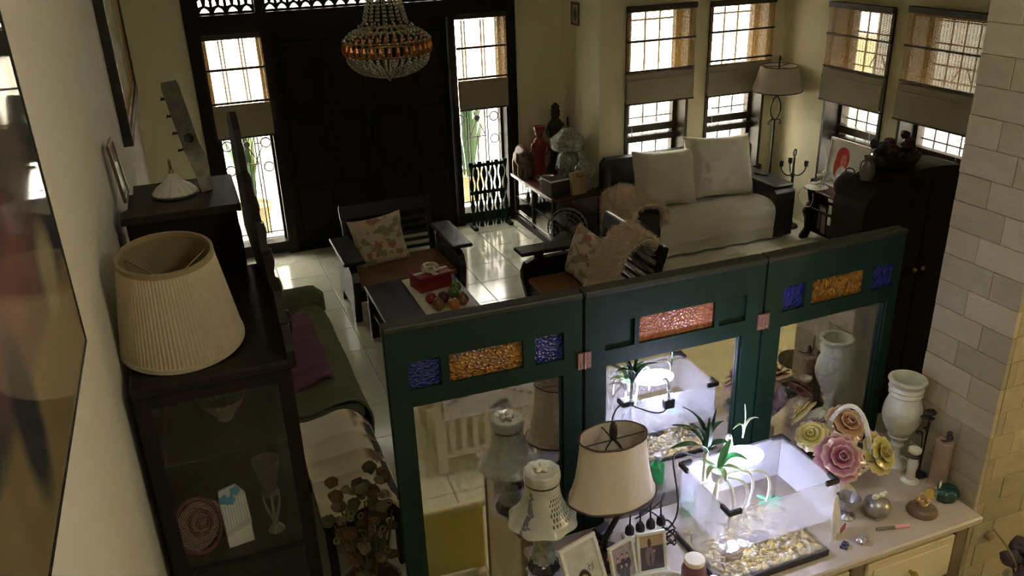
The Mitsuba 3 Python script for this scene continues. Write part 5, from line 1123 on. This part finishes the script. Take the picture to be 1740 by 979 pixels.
# ------------------------------------------------------------------ lamps and clutter at the left of the sideboard
t = thing('oval_lamp', 'black iron table lamp with an oval beige fabric shade on the sideboard', 'lamp')
ox, oy = 1.112, 2.065
hexr = lambda th, z: 1 + .015 * np.cos(th * 8)
sp = [(.158, 1.115), (.150, 1.13), (.136, 1.18), (.126, 1.24), (.119, 1.30), (.116, 1.345)]
na2 = 48; tt = np.arange(na2) * 2 * PI / na2
P = np.stack([np.stack([ox + r * hexr(tt, z) * np.cos(tt), oy + .70 * r * hexr(tt, z) * np.sin(tt), np.full(na2, z)], -1) for r, z in sp], 1)
part(t, 'lamp_shade', solid(P, .003, True), shade_fab, smooth=30)
for z, r in ((1.117, .1585), (1.344, .1165)):
    part(t, 'shade_trim', tube(np.stack([ox + r * hexr(tt, 0) * np.cos(tt), oy + .70 * r * hexr(tt, 0) * np.sin(tt), np.full(na2, z)], 1)[list(range(na2)) + [0]], .0035, 6), trim_brown, smooth=True)
part(t, 'harp', cat(*[tube(bez((ox + s * .012, oy, 1.20), (ox + s * .035, oy, 1.27), (ox, oy, 1.335), n=10), .0025, 5) for s in (-1, 1)], rod((ox - .116, oy, 1.33), (ox + .116, oy, 1.33), .0025, 5), rod((ox, oy - .08, 1.33), (ox, oy + .08, 1.33), .0025, 5)), iron)
part(t, 'finial', mv(lathe([(0, 1.328), (.012, 1.335), (.014, 1.36), (.011, 1.385), (.005, 1.395), (0, 1.396)], 14), ox, oy, 0), black_pl, smooth=30)
part(t, 'bulb_holder', rod((ox, oy, 1.13), (ox, oy, 1.22), .016, 12), black_pl)
part(t, 'stem', tube(bez((ox - .015, oy - .01, bz + .03), (ox - .035, oy - .02, bz + .09), (ox + .012, oy - .012, bz + .16), (ox, oy, 1.14), n=16), .010, 9), iron, smooth=True)
part(t, 'scroll', tube(bez((ox - .02, oy - .01, bz + .07), (ox - .06, oy - .02, bz + .05), (ox - .075, oy - .03, bz + .025), (ox - .05, oy - .03, bz + .012), n=12), .007, 8), iron, smooth=True)
part(t, 'base', mv(lathe([(0, 0), (.07, 0), (.07, .012), (.03, .028), (.012, .04), (0, .04)], 30), ox - .02, oy - .01, bz), iron, smooth=30)
part(t, 'switch_light', mv(prism(Polygon([(-.012, 0), (.012, 0), (0, .02)]), .006, 'xz', 0), ox - .045, oy - .075, bz + .05, rx=-40), mat('switch_red', (.75, .18, .12), .4))
part(t, 'switch_box', B(ox - .075, ox - .015, oy - .085, oy - .06, bz + .001, bz + .05, .005), black_pl)

t = thing('porcelain_lamp', 'white pierced porcelain lamp with a flared shade and figurine base, left on the sideboard', 'lamp')
lx2, ly2 = .872, 2.10
nt = 72; tt = np.arange(nt) * 2 * PI / nt
prof2 = [(.112, 1.060), (.116, 1.066), (.100, 1.083), (.078, 1.115), (.064, 1.155), (.058, 1.195), (.057, 1.215), (.060, 1.222), (.062, 1.240), (.060, 1.258), (.053, 1.262), (.030, 1.258), (.0, 1.262)]
rip2 = lambda th, z: 1 + .045 * np.cos(th * 8) * np.clip((1.10 - z) / .04, 0, 1) + .03 * np.cos(th * 10) * np.clip((z - 1.24) / .02, 0, 1) * (z < 1.262)
pr2 = np.array(prof2); sl = np.r_[0, np.cumsum(np.linalg.norm(np.diff(pr2, axis=0), axis=1))]; sq = np.linspace(0, sl[-1], 110)
sm = lathe(np.stack([np.interp(sq, sl, pr2[:, 0]), np.interp(sq, sl, pr2[:, 1])], 1), 260, rip=rip2)
v = sm.vertices; ang = np.arctan2(v[:, 1], v[:, 0]); zz = v[:, 2]
colr = np.ones((len(v), 3)) * np.array([.42, .43, .38]) * (.75 + .5 * meshkit.fbm(v * 30, 3, 4))[:, None]
cu_, cv_ = ang * 22 / (2 * PI) * 2, (zz - 1.07) * 62
hole = ((np.abs((cu_ + .5 * (np.floor(cv_) % 2)) % 1 - .5) < .21) & (np.abs(cv_ % 1 - .5) < .3) & (zz > 1.085) & (zz < 1.19) & (np.mod(ang + 2.3, 2 * PI) > .7) & (np.mod(ang + 2.3, 2 * PI) < 2.7))
colr[hole] = (.05, .05, .05)
fln = meshkit.fbm(v * 55, 3, 9); fa = np.exp(-((np.mod(ang + 2.75, 2 * PI)) / .45) ** 2)
colr = np.where(((fln * fa > .38) & (zz < 1.20))[:, None], np.array([.14, .14, .17]), colr)
colr[(zz > 1.214) & (zz < 1.224) & (np.hypot(v[:, 0], v[:, 1]) > .05)] = (.03, .03, .03)
part(t, 'lamp_shade', mv(sm, lx2, ly2, 0), gloss_vc, smooth=True, color=colr)
part(t, 'top_flower', cat(*[mv(ball(0, 0, 0, .013, (1.2, .7, .5)), lx2 + .014 * math.cos(a), ly2 + .014 * math.sin(a), 1.268, rz=math.degrees(a)) for a in np.arange(5) * 1.257], ball(lx2, ly2, 1.274, .008)), white_ware, smooth=True)
part(t, 'base', mv(lathe([(0, 0), (.052, 0), (.055, .012), (.045, .03), (.03, .04), (0, .04)], 30, rip=lambda th, z: 1 + .06 * np.cos(th * 9)), lx2, ly2, bz + .002), mat('black_glaze', (.03, .03, .035), .2, clear=1), smooth=25)
part(t, 'figure_dress', mv(lathe([(0, .04), (.042, .04), (.036, .07), (.024, .11), (.014, .135), (.020, .15), (.018, .165), (.008, .175), (0, .175)], 40, rip=lambda th, z: 1 + .08 * np.cos(th * 11) * (z < .11)), lx2, ly2, bz), grey_glaze, smooth=25)
part(t, 'figure_head', cat(ball(lx2, ly2, bz + .187, .012), ball(lx2, ly2 + .005, bz + .192, .012)), white_ware, smooth=True)
for s in (-1, 1): part(t, 'figure_arm', tube(bez((lx2 + s * .016, ly2, bz + .162), (lx2 + s * .034, ly2 - .008, bz + .14), (lx2 + s * .04, ly2 - .02, bz + .115), n=7), [.006, .006, .0055, .005, .005, .0045, .004], 7), grey_glaze, smooth=True)
part(t, 'lamp_pole', rod((lx2 + .02, ly2 + .02, bz + .035), (lx2, ly2, 1.25), .005, 8), brass)
single('lace_mat', mv(lathe([(0, 0), (.085, 0), (.092, .0015), (.09, .002), (0, .002)], 48, rip=lambda th, z: 1 + .05 * np.cos(th * 16)), .90, 2.08, bz), mat('lilac_white', (.62, .60, .74), .8), 'white lace mat under the porcelain lamp', 'mat')
# power strip, plugs, cables
t = thing('power_strip', 'white power strip with four black plugs behind the double photo frame', 'power strip')
part(t, 'body', B(1.175, 1.348, 2.075, 2.115, bz + .002, bz + .040, .006), white_pl)
for i in range(4):
    x = 1.20 + i * .042
    part(t, 'plug', cat(mv(lathe([(0, 0), (.017, 0), (.016, .018), (.009, .032), (0, .034)], 16), x, 2.095, bz + .041)), black_pl, smooth=30)
    part(t, 'cord', tube(bez((x, 2.095, bz + .07), (x + .005, 2.10, bz + .12 + .012 * i), (x + .05, 2.16, bz + .10), (x + .10 - .05 * i, 2.19, bz + .008), n=16), .003, 6), black_pl, smooth=True)
t = thing('cable_coil', 'tangle of black cable between the photo frame and the tank', 'cable')
ck = [(1.305 + .022 * math.cos(q * .9) + .004 * math.sin(q * 2.1), 2.005 + .022 * math.sin(q * .9), bz + .012 + .010 * (q % 3) + q * .0035) for q in range(26)]
part(t, 'coil', tube(bez(*ck, n=130), .0032, 6), black_pl, smooth=True)
t = thing('adapter', 'black power adapter lying behind the oval lamp', 'adapter')
part(t, 'body', mv(B(-.035, .035, -.022, .022, 0, .035, .006), 1.13, 2.165, bz + .001, rz=20), black_pl)
part(t, 'cord', tube(bez((1.165, 2.175, bz + .02), (1.28, 2.19, bz + .05), (1.335, 2.14, bz + .04), (1.338, 2.09, bz + .006), n=14), .003, 6), black_pl, smooth=True)

# photographs
skin, hair, cloth_d = (.45, .28, .20), (.02, .015, .012), (.10, .11, .14)
def photo_one(U, V):
    c = np.ones(U.shape + (3,)) * np.array([.46, .48, .44]) * (.75 + .5 * fnoise(U, V, 7, 1))
    c = over(c, blob(U, V, .44, .28, .24, .26, .12), hair); c = over(c, blob(U, V, .44, .22, .18, .21, .12), skin)
    c = over(c, blob(U, V, .37, .24, .03, .014), (.03, .02, .02)); c = over(c, blob(U, V, .51, .24, .03, .014), (.03, .02, .02))
    for a, b, w, h in ((.66, .50, .018, .10), (.72, .52, .05, .014), (.80, .50, .016, .09), (.75, .45, .014, .06)): c = over(c, blob(U, V, a, b, w, h, .3), (.03, .03, .05))
    return c
def photo_group(U, V):
    c = np.ones(U.shape + (3,)) * np.array([.34, .30, .30]) * (.7 + .6 * fnoise(U, V, 8, 3))
    for x, y, q in ((.25, .62, .1), (.5, .68, .1), (.75, .64, .1), (.38, .42, .1), (.64, .40, .1)):
        c = over(c, blob(U, V, x, y - .22, .15, .20, .2), (.08, .08, .10)); c = over(c, blob(U, V, x, y + .01, .075, .085, .2), hair); c = over(c, blob(U, V, x, y - .015, .06, .068, .2), (.50, .36, .30))
    return c
def photo_single(U, V):
    c = np.ones(U.shape + (3,)) * np.array([.44, .34, .22]); c = over(c, (V < .68)[..., None] * 1.0, (.09, .085, .10))
    c = over(c, blob(U, V, .42, .40, .22, .32, .2), (.20, .19, .21)); c = over(c, blob(U, V, .42, .78, .085, .14, .15), (.10, .06, .05)); c = over(c, blob(U, V, .62, .52, .06, .05, .2), (.40, .33, .32))
    c = over(c, blob(U, V, .44, .3, .03, .2, .2), (.04, .04, .05)); return c
t = thing('photo_frame', 'silver photo frame with a portrait, leaning at the front left of the sideboard', 'photo frame')
fz = lambda m: mv(m, .946, 1.928, bz + .102, rx=-24, rz=16)
for q in frame_bars(.155, .20, .015, .014): part(t, 'frame_bar', fz(q), mat('frame_silver', (.66, .66, .63), .35, metallic=.2))
g_, c_ = vgrid(.125, .17, 60, photo_one); part(t, 'print', fz(mv(g_, 0, .006, 0)), 'm_print', smooth=True, color=c_)
part(t, 'back', fz(B(-.07, .07, .009, .013, -.09, .09)), black_pl); part(t, 'strut', mv(B(-.02, .02, 0, .006, 0, .14), .930, 1.995, bz, rx=18, rz=16), black_pl)
t = thing('double_frame', 'white arched double photo frame holding two old photographs, in front of the power strip', 'photo frame')
for k, (cx, cy, rz_, w, fn) in enumerate([(1.092, 1.935, 14, .105, photo_group), (1.200, 1.940, -8, .105, photo_single)]):
    f2 = lambda m: mv(m, cx, cy, bz + .075, rx=-15, rz=rz_)
    for q in frame_bars(w, .145, .011, .014): part(t, 'frame_bar', f2(q), white_ware)
    g_, c_ = vgrid(w - .022, .123, 48, fn); part(t, 'print', f2(mv(g_, 0, .006, 0)), 'm_print', smooth=True, color=c_)
    part(t, 'back', f2(B(-w / 2 + .01, w / 2 - .01, .009, .013, -.065, .065)), white_pl)
a = np.linspace(.35, PI - .35, 24); arcp = np.stack([1.150 + .13 * np.cos(a), 1.835 + .085 * np.sin(a), np.full(24, bz + .012)], 1)
part(t, 'arched_base', tube(arcp, .010, 8), white_ware, smooth=True)
part(t, 'base_plate', prism(Polygon([(1.05, 1.84), (1.25, 1.84), (1.255, 1.945), (1.04, 1.945)]), .008, 'xy', bz + .001), white_ware)
t = thing('pink_jar', 'mauve glass jar with a white lid in front of the tank', 'jar')
part(t, 'jar', mv(lathe([(0, 0), (.036, 0), (.040, .01), (.041, .075), (.033, .095), (.031, .10), (0, .10)], 32), 1.287, 1.822, bz), mat('mauve', (.20, .085, .11), .25, clear=.6), smooth=30)
part(t, 'lid', mv(lathe([(0, .100), (.033, .100), (.034, .104), (.034, .114), (.032, .117), (0, .117)], 32), 1.287, 1.822, bz), mat('lid_white', (.86, .85, .78), .4), smooth=30)
t = thing('magenta_box', 'bright magenta little box beside the mauve jar', 'box')
part(t, 'box', mv(B(-.026, .026, -.02, .02, 0, .055, .004), 1.225, 1.795, bz + .0, rz=12), mat('magenta', (.75, .03, .40), .5)); part(t, 'flap', mv(B(-.026, .026, -.022, -.019, .035, .062, .001), 1.225, 1.795, bz, rz=12), 'm_magenta')
t = thing('white_cup', 'small white lidded cup right of the mauve jar at the bottom edge', 'cup')
part(t, 'cup', mv(lathe([(0, 0), (.017, 0), (.020, .03), (.020, .05), (.017, .055), (0, .055)], 24), 1.335, 1.775, bz), white_ware, smooth=30)

# ------------------------------------------------------------------ stair-foot side (seen in the mirrors and at the lower right)
t = thing('slatted_cot', 'white slatted cot with a leaf-printed sheet over its rail, reflected in the left mirror', 'cot')
for x in (.925, 1.42, 1.87):
    for y in (.06, .62): part(t, 'post', B(x - .025, x + .025, y - .025, y + .025, 0, .62, .005), white_wood)
for y in (.06, .62):
    part(t, 'rail', B(.95, 1.845, y - .014, y + .014, .10, .14), white_wood); part(t, 'rail', B(.95, 1.845, y - .014, y + .014, .46, .50), white_wood)
    for i in range(13): part(t, 'slat', B(.975 + i * .067, 1.006 + i * .067, y - .008, y + .008, .14, .46), white_wood)
part(t, 'mattress', B(1.0, 1.84, .09, .56, .40, .50, .03), quilt_fab)
pth = [(.05, .52), (.2, .53), (.4, .54), (.58, .545), (.655, .52), (.662, .44), (.665, .37)]
p = bez(*[(0, a_, b_) for a_, b_ in pth], n=50); P = np.repeat(p[:, None], 60, 1); P[..., 0] = np.linspace(.94, 1.84, 60)[None]
P[..., 1] += .01 * (meshkit.fbm(P * 9, 2, 3) - .5)
sm = solid(P, .004)
uu2 = np.broadcast_to(np.linspace(0, .80, 60)[None], (50, 60)); vv2 = np.broadcast_to(np.linspace(0, .85, 50)[:, None], (50, 60))
col = np.ones((50, 60, 3)) * np.array([.70, .69, .72])
rl = random.Random(6)
for i in range(26):
    cx, cy, aa = rl.uniform(0, .8), rl.uniform(.1, .85), rl.uniform(0, PI)
    dxx, dyy = uu2 - cx, vv2 - cy; e = ((dxx * math.cos(aa) + dyy * math.sin(aa)) / .05) ** 2 + ((-dxx * math.sin(aa) + dyy * math.cos(aa)) / .022) ** 2
    col[e < 1] = (.36, .35, .36) if i % 3 else (.20, .19, .20)
for k in range(4): col[np.abs(vv2 - (.15 + .2 * k) - .06 * np.sin(uu2 * 8 + k)) < .006] = (.26, .25, .26)
part(t, 'sheet', sm, matte_vc, smooth=True, color=np.concatenate([col.reshape(-1, 3)] * 2), label='white sheet printed with grey leaves')
t = thing('yellow_board', 'pale yellow upright board with rounded lip, reflected low in the left mirror', 'board')
part(t, 'panel', B(.36, .93, 1.43, 1.46, .03, .39, .006), mat('yellow_paint', (.60, .54, .16), .45))
part(t, 'lip', tube([(.35, 1.445, .395), (.94, 1.445, .395)], .02, 12), mat('yellow_lip', (.72, .68, .42), .4), smooth=True)
for x in (.39, .90): part(t, 'foot', B(x - .02, x + .02, 1.39, 1.50, 0, .03), white_wood)

# vase of dried flowers at the lower right, in front of the stone wall
t = thing('grey_vase', 'pale grey vase with dark blooms by the stone wall, lower right corner', 'vase')
gvx, gvy = 2.535, 1.58
part(t, 'body', mv(lathe([(0, 0), (.07, 0), (.09, .10), (.115, .30), (.105, .42), (.06, .54), (.05, .60), (.062, .63), (.052, .63), (.04, .58), (0, .5)], 36), gvx, gvy, 0), mat('vase_grey', (.46, .46, .44), .5), smooth=30)
for i, (a, r, h) in enumerate([(0, .03, .70), (1.2, .05, .74), (2.6, .05, .72), (3.9, .05, .69), (5.1, .04, .76)]):
    part(t, 'bloom', rough(ball(gvx + r * math.cos(a), gvy + r * math.sin(a), h, .034, sub=2), .016, 50, i), mat('bloom_dark', (.06, .04, .05), .8) if i == 0 else 'm_bloom_dark')
    part(t, 'stalk', rod((gvx, gvy, .57), (gvx + r * math.cos(a), gvy + r * math.sin(a), h), .004, 5), dm[2])
for a, l in ((.2, .22), (2.9, .16), (1.5, .2)): part(t, 'twig', tube(bez((gvx, gvy, .58), (gvx + .5 * l * math.cos(a), gvy, .76), (gvx + l * math.cos(a), gvy + .04, .80 + l * .5), n=9), .004, 5), dm[1])
part('wall_stone', 'knob', mv(lathe([(0, 0), (.018, 0), (.02, .012), (.014, .022), (0, .024)], 18), 2.558, YP0 + .003, .692, rx=90), mat('knob_wood', (.24, .18, .10), .6), smooth=30, label='small round wooden knob')

# warm globe lamp on a stand, lighting the stone wall from the right
t = thing('globe_lamp', 'warm white globe lamp on a dark stand to the right of the stair foot', 'lamp')
qx2, qy2, qz2 = 3.75, .45, 1.75
part(t, 'base', mv(lathe([(0, 0), (.14, 0), (.14, .02), (.03, .04), (0, .04)], 24), qx2, qy2, 0), iron, smooth=30)
part(t, 'pole', rod((qx2, qy2, .03), (qx2, qy2, qz2 - .10), .012, 10), iron)
part(t, 'cup', mv(lathe([(0, -.13), (.03, -.13), (.06, -.085), (.05, -.085), (0, -.11)], 20), qx2, qy2, qz2), iron, smooth=30)
scene[pkey(t + '__globe')] = mikit.ply(ball(qx2, qy2, qz2, .10, sub=3), {'type': 'diffuse', 'reflectance': rgb((.8, .8, .8))}, smooth=True, emitter={'type': 'area', 'radiance': rgb((GLOBE_POWER, GLOBE_POWER * .76, GLOBE_POWER * .36))})

# white pendant lamp over the stair foot
t = thing('pendant_lamp', 'round white pendant lamp hanging over the stair foot, in front of the sideboard', 'lamp')
wx2, wy2, wz2 = 1.5, .75, 3.15
part(t, 'cord', rod((wx2, wy2, wz2 + .17), (wx2, wy2, ZC), .004, 6), black_pl)
part(t, 'cap', mv(lathe([(0, .18), (.03, .175), (.055, .14), (.05, .135), (0, .15)], 20), wx2, wy2, wz2), steel, smooth=30)
scene[pkey(t + '__globe')] = mikit.ply(ball(wx2, wy2, wz2, .14, sub=3), {'type': 'diffuse', 'reflectance': rgb((.8, .8, .8))}, smooth=True, emitter={'type': 'area', 'radiance': rgb((PENDANT_POWER, PENDANT_POWER * .93, PENDANT_POWER * .80))})
